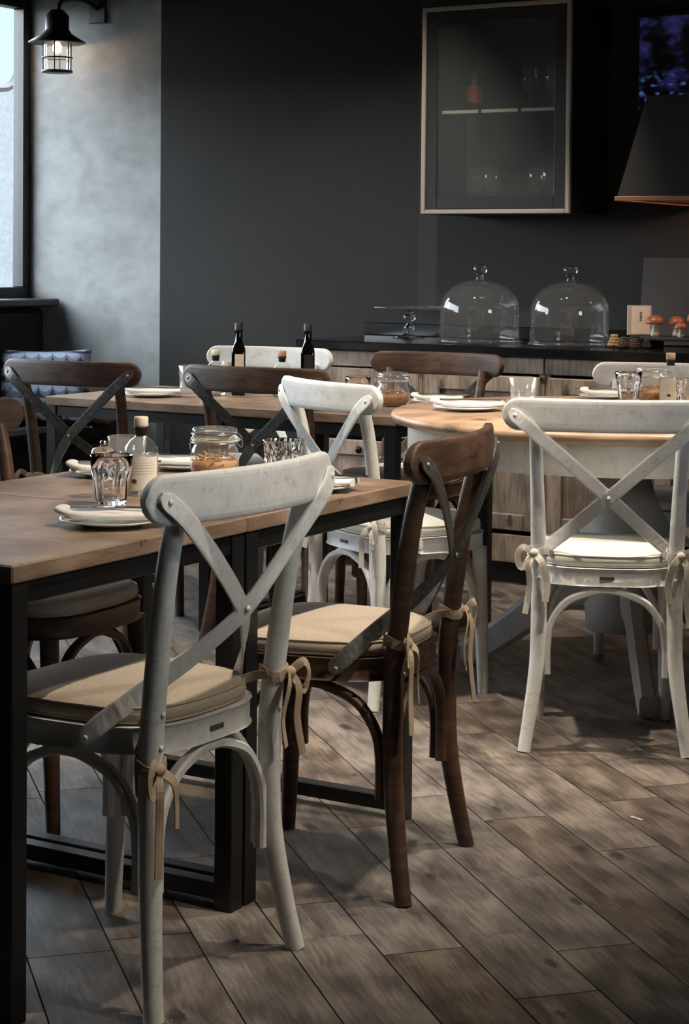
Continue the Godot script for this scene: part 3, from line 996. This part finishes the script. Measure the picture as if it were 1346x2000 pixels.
func spotlight(label: String, u: float, v: float, au: float, av: float, e: float):
	var o := thing("ceiling_spotlight", label, "spotlight", u, 2.9, v, 0.0, "ceiling spotlights")
	part("canopy", lathem([Vector2(0, -0.03), Vector2(0.055, -0.03), Vector2(0.06, -0.024), Vector2(0.06, -0.001), Vector2(0, -0.001)], 24), M.black, o)
	var st := begin()
	sweep(st, [Vector3(0, -0.03, 0), Vector3(0, -0.10, 0)], 0.009, 0.009, Vector3.RIGHT, 8)
	part("arm", st, M.black, o)
	var dir := Vector3(au - u, 0.5 - 2.75, -(av - v)).normalized()
	var b := Basis.looking_at(dir, Vector3.FORWARD)
	var head := Node3D.new()
	head.name = "head"
	o.add_child(head)
	head.position = Vector3(0, -0.13, 0)
	head.basis = b
	st = begin()
	lathe(st, [Vector2(0.0, 0.06), Vector2(0.035, 0.055), Vector2(0.045, 0.03), Vector2(0.045, -0.09), Vector2(0.041, -0.09), Vector2(0.041, -0.068), Vector2(0.0, -0.068)].duplicate(), 24)
	var hm := part("housing", st, M.black, head)
	hm.rotation.x = PI / 2
	st = begin()
	lathe(st, [Vector2(0.038, -0.072), Vector2(0.0, -0.072)], 24)
	var lm := part("lamp_lens", st, glow(Color(1.0, 0.93, 0.82), 12.0), head)
	lm.rotation.x = PI / 2
	var l := SpotLight3D.new()
	l.name = "beam"
	l.light_color = Color(1.0, 0.945, 0.87)
	l.light_energy = e
	l.light_size = 0.028
	l.spot_range = 12.0
	l.spot_attenuation = 2.0
	l.spot_angle = 28.0
	l.spot_angle_attenuation = 0.95
	l.shadow_enabled = true
	head.add_child(l)
	l.position = Vector3(0, 0, -0.095)

func lantern():
	var o := thing("wall_lantern", "caged lantern with a lit bulb on the grey plaster wall", "wall lamp", -5.79, 2.075, 6.85)
	# wall plate and arm
	part("wall_plate", boxm(Vector3(0.10, 0.31, -0.172), Vector3(0.10, 0.14, 0.014), 0.004), M.frame_black, o)
	var st := begin()
	sweep(st, smooth_path([Vector3(0.10, 0.31, -0.165), Vector3(0.08, 0.34, -0.08), Vector3(0.02, 0.33, -0.01), Vector3(0, 0.27, 0)], 5), 0.011, 0.011, Vector3.RIGHT, 8)
	part("arm", st, M.frame_black, o)
	part("hood", lathem([Vector2(0.0, 0.145), Vector2(0.130, 0.136), Vector2(0.132, 0.141), Vector2(0.07, 0.178), Vector2(0.055, 0.20), Vector2(0.055, 0.26), Vector2(0.03, 0.29), Vector2(0, 0.29)], 28), M.frame_black, o)
	part("glass", lathem([Vector2(0.060, 0.012), Vector2(0.062, 0.140)], 28), M.thin_glass, o)
	part("base_ring", lathem([Vector2(0, 0.0), Vector2(0.072, 0.0), Vector2(0.072, 0.010), Vector2(0.0, 0.012)], 28), M.frame_black, o)
	st = begin()
	for k in 6:
		var a := TAU * k / 6.0
		sweep(st, [Vector3(cos(a) * 0.068, 0.006, sin(a) * 0.068), Vector3(cos(a) * 0.068, 0.143, sin(a) * 0.068)], 0.0032, 0.0032, Vector3(cos(a), 0, sin(a)), 6)
	var ring := []
	for k in 25:
		var a := TAU * k / 24.0
		ring.append(Vector3(cos(a) * 0.070, 0.068, sin(a) * 0.070))
	sweep(st, ring, 0.0035, 0.0035, Vector3.UP, 6, 2.0, false)
	part("cage", st, M.frame_black, o)
	st = begin()
	ball(st, Vector3(0, 0.115, 0), 0.022, Vector3(1, 1.25, 1), 12, 8)
	part("lamp_bulb", st, glow(Color(1.0, 0.93, 0.80), 5.0), o)
	omni(o, Vector3(0, 0.115, 0), Color(1.0, 0.85, 0.68), 0.05, 0.022)

func scatter_cushion(label: String, m: Material, u: float, v: float, turn: float, tilt: float, size := 1.0):
	var o := thing("scatter_cushion", label, "cushion", u, 0.47, v, turn + PI / 2, "cushions on the bench")
	var st := begin()
	st.set_smooth_group(0)
	var n := 14
	var f := func(i: int, j: int, s: float) -> Vector3:
		var a := -1.0 + 2.0 * i / n
		var b := -1.0 + 2.0 * j / n
		var t := 0.065 * pow(maxf(0.0, (1.0 - a * a * a * a) * (1.0 - b * b * b * b)), 0.6)
		var pinch := 1.0 - 0.06 * (1.0 - absf(a * b))
		var p := Vector3(a * 0.21 * (1.0 - 0.07 * (1.0 - b * b)), b * 0.21 * (1.0 - 0.07 * (1.0 - a * a)), s * t)
		return (Basis(Vector3.RIGHT, -tilt) * p + Vector3(0, 0.197 * cos(tilt), 0)) * size
	for i in n:
		for j in n:
			quad(st, f.call(i, j, 1.0), f.call(i, j + 1, 1.0), f.call(i + 1, j + 1, 1.0), f.call(i + 1, j, 1.0))
			quad(st, f.call(i, j, -1.0), f.call(i + 1, j, -1.0), f.call(i + 1, j + 1, -1.0), f.call(i, j + 1, -1.0))
	part("cover", st, m, o)

# ---------------------------------------------------------------- things on tables and worktop
func plate(label: String, u: float, v: float, r: float, y := TOP):
	var o := thing("plate", label, "plate", u, y + 0.0005, v, 0.0, "white side plates")
	part("dish", lathem([Vector2(0, 0.0), Vector2(r * 0.55, 0.0), Vector2(r * 0.62, 0.003), Vector2(r, 0.011), Vector2(r * 1.0, 0.0135), Vector2(r * 0.95, 0.0125), Vector2(r * 0.62, 0.006), Vector2(0, 0.0055)], 40), M.china, o)

func napkin(label: String, m: Material, u: float, v: float, turn: float, y: float, l := 0.19):
	var o := thing("napkin", label, "napkin", u, y, v, turn, "folded napkins")
	var st := begin()
	var h := l / 2
	var wav := func(y0: float, bend: float, z: float) -> Array:
		return smooth_path([Vector3(-h, y0 + bend, z + 0.006), Vector3(-h * 0.6, y0 + 0.001, z), Vector3(-h * 0.1, y0 + 0.0025, z - 0.003), Vector3(h * 0.45, y0 + 0.0005, z + 0.001), Vector3(h, y0 + 0.003, z + 0.003)], 4)
	sweep(st, wav.call(0.0035, 0.0, -0.004), 0.038, 0.0032, Vector3.UP, 14, 5.0)
	sweep(st, wav.call(0.0100, 0.003, -0.010), 0.031, 0.0030, Vector3.UP, 14, 5.0)
	part("fold", st, m, o)
	st = begin()
	sweep(st, smooth_path([Vector3(-h * 1.00, 0.020, -0.004), Vector3(-h * 1.04, 0.018, 0.014), Vector3(-h * 0.80, 0.012, 0.028), Vector3(-h * 0.3, 0.0085, 0.031), Vector3(h * 0.4, 0.0080, 0.029), Vector3(h * 1.02, 0.0090, 0.030)], 5), 0.0125, 0.0062, Vector3.UP, 10, 2.4)
	part("rolled_edge", st, m, o)

func cutlery(u: float, v: float, turn: float, y: float, what: String, where: String):
	var st := begin()
	if what == "knife":
		sweep(st, smooth_path([Vector3(-0.10, 0.002, 0), Vector3(-0.06, 0.002, 0), Vector3(0.0, 0.002, 0), Vector3(0.03, 0.002, 0), Vector3(0.08, 0.002, 0), Vector3(0.105, 0.002, 0.003)], 3), [0.0055, 0.0065, 0.0065, 0.006, 0.0055, 0.005, 0.0045, 0.0045, 0.0045, 0.006, 0.0085, 0.009, 0.009, 0.0075, 0.0055, 0.002], 0.0015, Vector3.UP, 8, 3.0)
	else:
		sweep(st, smooth_path([Vector3(-0.10, 0.002, 0), Vector3(-0.04, 0.002, 0), Vector3(0.03, 0.003, 0), Vector3(0.055, 0.002, 0)], 4), [0.006, 0.007, 0.007, 0.006, 0.005, 0.004, 0.0035, 0.0035, 0.0035, 0.005, 0.009, 0.0105, 0.011], 0.0014, Vector3.UP, 8, 3.0)
		for k in 4:
			var z := -0.009 + 0.006 * k
			sweep(st, [Vector3(0.054, 0.002, z), Vector3(0.075, 0.001, z), Vector3(0.095, 0.004, z)], 0.0014, 0.0012, Vector3.UP, 6)
	var o := thing("table_%s" % what, "steel %s lying on %s" % [what, where], what, u, y, v, turn, "table cutlery")
	part("blade" if what == "knife" else "tines", st, M.steel, o)

func place_setting(where: String, u: float, v: float, turn: float, r := 0.095, l := 0.19, y := TOP):
	plate("white side plate " + where, u, v, r, y)
	napkin("cream napkin folded on the plate " + where, M.napkin, u + 0.01, v, turn, y + 0.0115, l)
	var d := Vector2(sin(turn), cos(turn)) * 0.010
	cutlery(u + d.x, v + d.y, turn + 0.05, y + 0.0285, "knife", "the napkin " + where)
	cutlery(u + d.x * 2.4, v + d.y * 2.4, turn - 0.12, y + 0.0285, "fork", "the napkin " + where)

func tumbler_shape(kind: String) -> ArrayMesh:
	var st := begin()
	if kind == "ribbed":
		var pr := [Vector2(0, 0), Vector2(0.028, 0), Vector2(0.031, 0.004), Vector2(0.034, 0.03), Vector2(0.0375, 0.056), Vector2(0.0400, 0.066), Vector2(0.0405, 0.074), Vector2(0.0425, 0.097), Vector2(0.0415, 0.0985), Vector2(0.0400, 0.097), Vector2(0.0372, 0.070), Vector2(0.0340, 0.05), Vector2(0.0300, 0.014), Vector2(0.026, 0.010), Vector2(0, 0.010)]
		lathe(st, pr, 54, Vector3.ZERO, 9, [0, 0.6, 1, 1, 1, 0.6, 0.1, 0, 0, 0, 0, 0, 0, 0, 0], 0.09)
	elif kind == "plain":
		lathe(st, [Vector2(0, 0), Vector2(0.031, 0), Vector2(0.034, 0.004), Vector2(0.037, 0.05), Vector2(0.041, 0.101), Vector2(0.0400, 0.1025), Vector2(0.0390, 0.101), Vector2(0.0348, 0.05), Vector2(0.0315, 0.014), Vector2(0.028, 0.011), Vector2(0, 0.011)], 36)
	else:
		var pr := [Vector2(0, 0), Vector2(0.036, 0), Vector2(0.039, 0.004), Vector2(0.041, 0.020), Vector2(0.042, 0.036), Vector2(0.043, 0.052), Vector2(0.044, 0.064), Vector2(0.0455, 0.084), Vector2(0.0445, 0.0855), Vector2(0.0432, 0.084), Vector2(0.0405, 0.06), Vector2(0.037, 0.016), Vector2(0.033, 0.012), Vector2(0, 0.012)]
		lathe(st, pr, 48, Vector3.ZERO, 12, [0, 0.3, 0.8, 0.1, 1.0, 0.1, 0.8, 0, 0, 0, 0, 0, 0, 0], 0.10, true)
	st.generate_normals()
	return st.commit()

func tumbler(kind: String, label: String, u: float, v: float, s := 1.0, y := TOP):
	var o := thing("%s_tumbler" % kind, label, "glass", u, y + 0.0005, v, 0.0, "drinking glasses")
	if not M.has(kind):
		M[kind] = tumbler_shape(kind)
	var p := part("glass", M[kind], M.clear_body if kind == "plain" else M.tumbler, o)
	p.scale = Vector3.ONE * s

func clip_jar(label: String, u: float, v: float, turn: float, sd: int, y := TOP):
	var o := thing("clip_jar", label, "jar", u, y + 0.0005, v, turn, "clip-top jars")
	part("body", lathem([Vector2(0, 0.002), Vector2(0.045, 0.0), Vector2(0.051, 0.006), Vector2(0.0545, 0.025), Vector2(0.0550, 0.045), Vector2(0.052, 0.062), Vector2(0.0465, 0.072), Vector2(0.0455, 0.080)], 36), M.clear_body, o)
	part("sealing_ring", lathem([Vector2(0.044, 0.0805), Vector2(0.0500, 0.0805), Vector2(0.0505, 0.0825), Vector2(0.0500, 0.0845), Vector2(0.044, 0.0845)], 36), M.rubber, o)
	part("lid", lathem([Vector2(0.0445, 0.085), Vector2(0.0490, 0.086), Vector2(0.0500, 0.094), Vector2(0.0500, 0.106), Vector2(0.0480, 0.110), Vector2(0.036, 0.112), Vector2(0.034, 0.109), Vector2(0, 0.109)], 36), M.clear_body, o)
	var st := begin()
	for ry in [0.0785, 0.098]:
		var ring := []
		for k in 25:
			var a := TAU * k / 24.0
			ring.append(Vector3(cos(a) * 0.0515, ry, sin(a) * 0.0515))
		sweep(st, ring, 0.0013, 0.0013, Vector3.UP, 6, 2.0, false)
	for s: float in [-1.0, 1.0]:
		sweep(st, smooth_path([Vector3(s * 0.052, 0.098, 0.012), Vector3(s * 0.060, 0.085, 0.014), Vector3(s * 0.060, 0.066, 0.010), Vector3(s * 0.054, 0.076, -0.008)], 4), 0.0014, 0.0014, Vector3.BACK, 6)
	part("wire_bail", st, M.steel, o)
	var r := RandomNumberGenerator.new()
	r.seed = sd
	st = begin()
	lathe(st, [Vector2(0, 0.004), Vector2(0.043, 0.004), Vector2(0.050, 0.012), Vector2(0.0525, 0.028), Vector2(0.048, 0.038), Vector2(0.02, 0.041), Vector2(0, 0.040)], 24)
	for k in 70:
		var a := r.randf() * TAU
		var top := k > 42
		var rad := sqrt(r.randf()) * 0.044 if top else 0.0505
		var hy := 0.040 + r.randf() * 0.010 if top else r.randf_range(0.010, 0.036)
		var c := Vector3(cos(a) * rad, hy, sin(a) * rad)
		var d := Vector3(r.randf_range(-1, 1), r.randf_range(-0.5, 0.5), r.randf_range(-1, 1)).normalized() * 0.010
		if not top:
			d = Vector3(-sin(a), r.randf_range(-0.8, 0.8), cos(a)).normalized() * 0.007
		sweep(st, [c - d, c + Vector3(0, 0.002, 0), c + d], [0.002, 0.0032, 0.002], 0.0016, Vector3.UP, 6)
	var pa := part("dried_pasta", st, M.pasta, o)
	pa.set_meta("kind", "stuff")

func capped_bottle(label: String, u: float, v: float, turn: float, cap: Material, y := TOP):
	var o := thing("capped_bottle", label, "bottle", u, y + 0.0005, v, turn, "clear bottles with a stopper")
	part("body", lathem([Vector2(0, 0.001), Vector2(0.032, 0.0), Vector2(0.0350, 0.004), Vector2(0.0355, 0.02), Vector2(0.0355, 0.085), Vector2(0.033, 0.098), Vector2(0.022, 0.112), Vector2(0.0125, 0.119), Vector2(0.0115, 0.126), Vector2(0.0115, 0.132)], 32), M.thin_glass, o)
	part("liquid", lathem([Vector2(0, 0.003), Vector2(0.031, 0.003), Vector2(0.0335, 0.008), Vector2(0.034, 0.02), Vector2(0.034, 0.083), Vector2(0, 0.083)], 32), M.water, o)
	if not M.has("bottle_label"):
		M.bottle_label = mat(Color(1, 1, 1), 0.7)
		M.bottle_label.albedo_texture = picture(96, 96, func(x: int, y: int) -> Vector3:
			var c := Vector3(0.80, 0.77, 0.70)
			if y > 16 and y < 56 and y % 8 < 2 and x > 14 and x < 82 and (x * 7 + y * 3) % 11 > 2:
				c = Vector3(0.55, 0.52, 0.47)
			if Vector2(x - 36, y - 70).length() < 7.0:
				c = Vector3(0.33, 0.20, 0.12)
			return c)
	var st := begin()
	st.set_smooth_group(0)
	var n := 18
	for k in n:
		var a0 := PI * 0.5 - 1.25 + 2.5 * k / n
		var a1 := PI * 0.5 - 1.25 + 2.5 * (k + 1) / n
		var q := [[a1, 0.012, 1.0 - (k + 1.0) / n, 1.0], [a1, 0.080, 1.0 - (k + 1.0) / n, 0.0], [a0, 0.080, 1.0 - float(k) / n, 0.0], [a0, 0.012, 1.0 - float(k) / n, 1.0]]
		for i in [0, 1, 2, 0, 2, 3]:
			st.set_uv(Vector2(q[i][2], q[i][3]))
			st.add_vertex(Vector3(cos(q[i][0]) * 0.0359, q[i][1], sin(q[i][0]) * 0.0359))
	part("label", st, M.bottle_label, o)
	part("neck_seal", lathem([Vector2(0.0118, 0.121), Vector2(0.0122, 0.121), Vector2(0.0128, 0.134), Vector2(0.0150, 0.136), Vector2(0.0150, 0.140), Vector2(0, 0.140)], 24), M.black, o)
	part("stopper", lathem([Vector2(0, 0.1402), Vector2(0.0140, 0.1402), Vector2(0.0146, 0.142), Vector2(0.0146, 0.158), Vector2(0.0135, 0.160), Vector2(0, 0.160)], 24), cap, o)

func oil_bottle(label: String, u: float, v: float, turn: float, label_mat: Material):
	var o := thing("oil_bottle", label, "bottle", u, TOP + 0.0005, v, turn, "dark square oil bottles")
	var sq := func(h: float, e: float) -> Array:
		var out := []
		for k in 24:
			var a := TAU * k / 24.0
			out.append(Vector2(h * signf(cos(a)) * pow(absf(cos(a)), 2.0 / e), h * signf(sin(a)) * pow(absf(sin(a)), 2.0 / e)))
		out.reverse()
		return out
	var st := begin()
	loft(st, [[sq.call(0.022, 6.0), 0.0], [sq.call(0.0245, 6.0), 0.004], [sq.call(0.0245, 6.0), 0.150], [sq.call(0.023, 5.0), 0.164], [sq.call(0.017, 3.0), 0.178], [sq.call(0.0135, 2.0), 0.190], [sq.call(0.0130, 2.0), 0.225]])
	part("body", st, M.dark_glass, o)
	part("cap", lathem([Vector2(0.0135, 0.2255), Vector2(0.0150, 0.226), Vector2(0.0150, 0.232), Vector2(0.0140, 0.234), Vector2(0.0140, 0.252), Vector2(0.0125, 0.254), Vector2(0, 0.254)], 20), M.black, o)
	part("label", boxm(Vector3(0.004, 0.086, 0.0255), Vector3(0.032, 0.118, 0.0012), 0.0004), label_mat, o)

func cloche(label: String, u: float, v: float, r: float):
	var o := thing("glass_cloche", label, "cake dome", u, 0.9015, v, 0.0, "glass cake domes")
	var pr := [Vector2(r, 0.012), Vector2(r * 0.995, 0.06), Vector2(r * 0.985, 0.12)]
	for k in 9:
		var a := PI / 2 * (k + 1) / 9.0
		pr.append(Vector2(r * 0.985 * cos(a) + 0.012 * sin(a), 0.12 + 0.125 * sin(a)))
	part("dome", lathem(pr, 48), M.thin_glass, o)
	part("knob", lathem([Vector2(0.012, 0.2455), Vector2(0.020, 0.247), Vector2(0.012, 0.253), Vector2(0.0125, 0.262), Vector2(0.022, 0.272), Vector2(0.028, 0.285), Vector2(0.025, 0.298), Vector2(0.013, 0.306), Vector2(0, 0.308)], 28), M.tumbler, o)
	part("tray", lathem([Vector2(0, 0.0), Vector2(r * 0.9, 0.0), Vector2(r * 1.04, 0.004), Vector2(r * 1.05, 0.009), Vector2(r * 0.98, 0.0105), Vector2(0, 0.009)], 48), M.thin_glass, o)

func make_table_things():
	var A := 0.5515
	# near tables
	place_setting("in front of the nearest ribbed glass", -2.178, 2.735, A + 0.02)
	place_setting("at the near table's far side", -2.668, 3.335, A + 0.15, 0.085, 0.17)
	place_setting("at the near table's right corner", -2.150, 3.385, A - 0.25, 0.085, 0.15)
	place_setting("behind the nearest clip-top jar", -2.610, 3.545, A - 0.05, 0.085, 0.18)
	tumbler("ribbed", "clear ribbed tumbler in front of the capped bottle on the near table", -2.352, 2.952)
	tumbler("plain", "clear plain tumbler behind the capped bottle on the near table", -2.520, 3.215, 1.03)
	tumbler("cut", "low cut-glass tumbler right of the nearest clip-top jar", -2.325, 3.525)
	clip_jar("clip-top glass jar of orange dried pasta nearest the viewer", -2.455, 3.445, A + 0.4, 3)
	capped_bottle("clear labelled bottle with pale cap nearest the viewer", -2.405, 3.115, A, M.cap)
	var g := thing("pepper_grinder", "small glass grinder with a knob beside the nearest capped bottle", "grinder", -2.435, TOP + 0.0005, 3.030)
	part("jar", lathem([Vector2(0, 0), Vector2(0.023, 0), Vector2(0.025, 0.004), Vector2(0.025, 0.046), Vector2(0.020, 0.055)], 24), M.thin_glass, g)
	part("collar", lathem([Vector2(0.0, 0.0555), Vector2(0.0205, 0.0555), Vector2(0.0165, 0.060), Vector2(0.0165, 0.070), Vector2(0.0195, 0.073), Vector2(0, 0.074)], 24), M.steel, g)
	part("crown", lathem([Vector2(0, 0.0745), Vector2(0.020, 0.0745), Vector2(0.0255, 0.080), Vector2(0.0265, 0.090), Vector2(0.022, 0.099), Vector2(0.012, 0.103), Vector2(0, 0.104)], 24), M.tumbler, g)
	part("knob", lathem([Vector2(0, 0.1042), Vector2(0.006, 0.1042), Vector2(0.008, 0.109), Vector2(0.006, 0.115), Vector2(0, 0.117)], 16), M.steel, g)
	# far tables
	place_setting("left of the tall far tumbler", -4.030, 5.275, A, 0.095)
	place_setting("in front of the far clip-top jar", -3.300, 5.190, A + 0.2, 0.095)
	place_setting("behind the far clip-top jar", -3.085, 5.610, A - 0.1, 0.085, 0.16)
	tumbler("plain", "tall clear tumbler left of the dark bottles", -3.915, 5.350, 1.06)
	tumbler("ribbed", "clear ribbed tumbler left of the far clip-top jar", -3.225, 5.330)
	clip_jar("clip-top glass jar of orange dried pasta on the far table", -3.150, 5.430, A, 5)
	capped_bottle("clear capped bottle left of the cream-labelled dark bottle", -3.885, 5.455, A, M.cap)
	capped_bottle("clear capped bottle left of the plain dark bottle", -3.665, 5.545, A, M.cork)
	oil_bottle("dark square oil bottle with a cream label", -3.825, 5.510, A, M.cap)
	oil_bottle("dark square oil bottle with a black label", -3.610, 5.625, A, M.black)
	# round table
	place_setting("at the round table's left edge", -2.640, 4.985, A, 0.10, 0.20, RTOP)
	place_setting("at the round table's far edge", -2.495, 5.665, A - 0.3, 0.085, 0.15, RTOP)
	tumbler("plain", "clear tumbler at the left of the round table", -2.475, 5.025, 1.0, RTOP)
	tumbler("ribbed", "clear ribbed tumbler left of the jar on the round table", -2.360, 5.535, 1.0, RTOP)
	tumbler("cut", "low cut-glass tumbler right of the bottle on the round table", -2.140, 5.495, 1.0, RTOP)
	clip_jar("clip-top glass jar among the glasses on the round table", -2.325, 5.640, A, 9, RTOP)
	capped_bottle("clear bottle with a brown cork on the round table", -2.235, 5.570, A, M.cork, RTOP)
	napkin("dark grey folded napkin at the round table's near edge", M.grey_napkin, -2.025, 4.690, A - 0.1, RTOP + 0.001, 0.15)
	cutlery(-2.01, 4.700, A - 0.1, RTOP + 0.0155, "knife", "the dark grey napkin at the near edge")
	var sc := thing("paper_scrap", "thin white paper scrap lying on the floor boards", "scrap", -1.632, 0.0005, 3.905, -0.35)
	var st := begin()
	sweep(st, [Vector3(-0.018, 0.001, 0), Vector3(0, 0.0016, 0.001), Vector3(0.018, 0.001, 0)], 0.0028, 0.0008, Vector3.UP, 6, 3.0)
	part("strip", st, M.china, sc)
	# worktop
	cloche("tall glass cake dome with a knob, left of the pair on the worktop", -3.473, 6.66, 0.158)
	cloche("tall glass cake dome with a knob, right of the pair on the worktop", -3.085, 6.66, 0.152)
	var cs := thing("cake_stand", "glass cake stand on a knopped stem at the worktop's left end", "cake stand", -3.90, 0.9015, 6.85)
	part("foot", lathem([Vector2(0, 0), Vector2(0.064, 0.0), Vector2(0.066, 0.004), Vector2(0.03, 0.012), Vector2(0.012, 0.022), Vector2(0, 0.022)], 36), M.tumbler, cs)
	part("stem", lathem([Vector2(0, 0.0222), Vector2(0.010, 0.0222), Vector2(0.010, 0.028), Vector2(0.022, 0.038), Vector2(0.022, 0.046), Vector2(0.011, 0.056), Vector2(0.013, 0.064), Vector2(0.026, 0.078), Vector2(0.026, 0.090), Vector2(0.014, 0.102), Vector2(0.018, 0.112), Vector2(0.034, 0.1175), Vector2(0, 0.1178)], 32), M.tumbler, cs)
	part("plate", lathem([Vector2(0, 0.118), Vector2(0.15, 0.119), Vector2(0.158, 0.123), Vector2(0.160, 0.128), Vector2(0.156, 0.128), Vector2(0.15, 0.1225), Vector2(0, 0.122)], 48), M.thin_glass, cs)
	# card in a holder
	var cd := thing("card_holder", "small upright card in a pale holder on the worktop", "card", -2.85, 0.9015, 6.78, A)
	part("base", boxm(Vector3(0, 0.021, 0), Vector3(0.07, 0.042, 0.05), 0.004), M.black, cd)
	part("frame", boxm(Vector3(0, 0.100, 0), Vector3(0.092, 0.114, 0.012), 0.002), mat(Color(0.64, 0.60, 0.55), 0.5), cd)
	var cm := mat(Color(1, 1, 1), 0.7)
	cm.albedo_texture = picture(64, 96, func(x: int, y: int) -> Vector3:
		var c := Vector3(0.80, 0.75, 0.70)
		var dx := absf(x - 32.0)
		if y > 18 and y < 52 and dx < 2.0 + 2.5 * absf(sin(y * 0.22)):
			c = Vector3(0.42, 0.37, 0.34)
		return c)
	var qm := QuadMesh.new()
	qm.size = Vector2(0.070, 0.104)
	var qf := part("card", qm, cm, cd)
	qf.position = Vector3(0.004, 0.101, 0.0068)
	# dried cones in front of it
	for k in 5:
		var q: Array = [[-2.885, 6.625, 0.026], [-2.838, 6.600, 0.022], [-2.795, 6.610, 0.020], [-2.850, 6.662, 0.020], [-2.765, 6.650, 0.018]][k]
		var o := thing("dried_cone", ["largest pale dried cone left of the card holder", "dark dried cone in front of the card holder's left side", "dark dried cone right in front of the card holder", "small dark dried cone behind the largest cone", "smallest dried cone at the card holder's right"][k], "cone", q[0], 0.9015, q[1], k * 1.3, "dried cones by the card holder")
		st = begin()
		for j in 4:
			for i in 8:
				var a := TAU * (i + 0.5 * (j % 2)) / 8.0
				var rr: float = q[2] * (1.0 - 0.2 * j)
				ball(st, Vector3(cos(a) * rr * 0.72, q[2] * 0.42 + j * q[2] * 0.42, sin(a) * rr * 0.72), q[2] * 0.36, Vector3(1, 0.8, 1), 6, 4)
		part("scales", st, mat([Color(0.55, 0.43, 0.31), Color(0.24, 0.17, 0.12), Color(0.22, 0.16, 0.12), Color(0.27, 0.19, 0.13), Color(0.2, 0.14, 0.1)][k], 0.8), o)
	# tray with mushroom ornaments
	var ty := thing("serving_tray", "black raised tray under the mushroom ornaments", "tray", -2.62, 0.9015, 6.74)
	part("board", boxm(Vector3(0, 0.036, 0), Vector3(0.36, 0.014, 0.16), 0.003), M.black, ty)
	for sx: float in [-1.0, 1.0]:
		part("foot", boxm(Vector3(sx * 0.15, 0.0145, 0), Vector3(0.02, 0.029, 0.14), 0.002), M.black, ty)
	for k in 4:
		var q: Array = [[-2.765, 6.73, 1.0], [-2.69, 6.76, 0.95], [-2.65, 6.70, 0.7], [-2.60, 6.75, 1.25]][k]
		var o := thing("mushroom_ornament", ["orange-capped mushroom ornament at the tray's left end", "orange-capped mushroom ornament second on the tray", "smallest orange-capped mushroom ornament on the tray", "tallest mushroom ornament, cut by the right picture edge"][k], "ornament", q[0], 0.9015 + 0.0435, q[1], 0.0, "mushroom ornaments on the tray")
		var s: float = q[2]
		part("stalk", lathem([Vector2(0, 0), Vector2(0.016 * s, 0), Vector2(0.017 * s, 0.012 * s), Vector2(0.011 * s, 0.03 * s), Vector2(0.010 * s, 0.05 * s), Vector2(0, 0.05 * s)], 16), mat(Color(0.72, 0.68, 0.60), 0.5), o)
		part("cap", lathem([Vector2(0, 0.0505 * s), Vector2(0.034 * s, 0.046 * s), Vector2(0.037 * s, 0.050 * s), Vector2(0.030 * s, 0.068 * s), Vector2(0.014 * s, 0.079 * s), Vector2(0, 0.081 * s)], 20), mat(Color(0.52, 0.29, 0.19), 0.4), o)
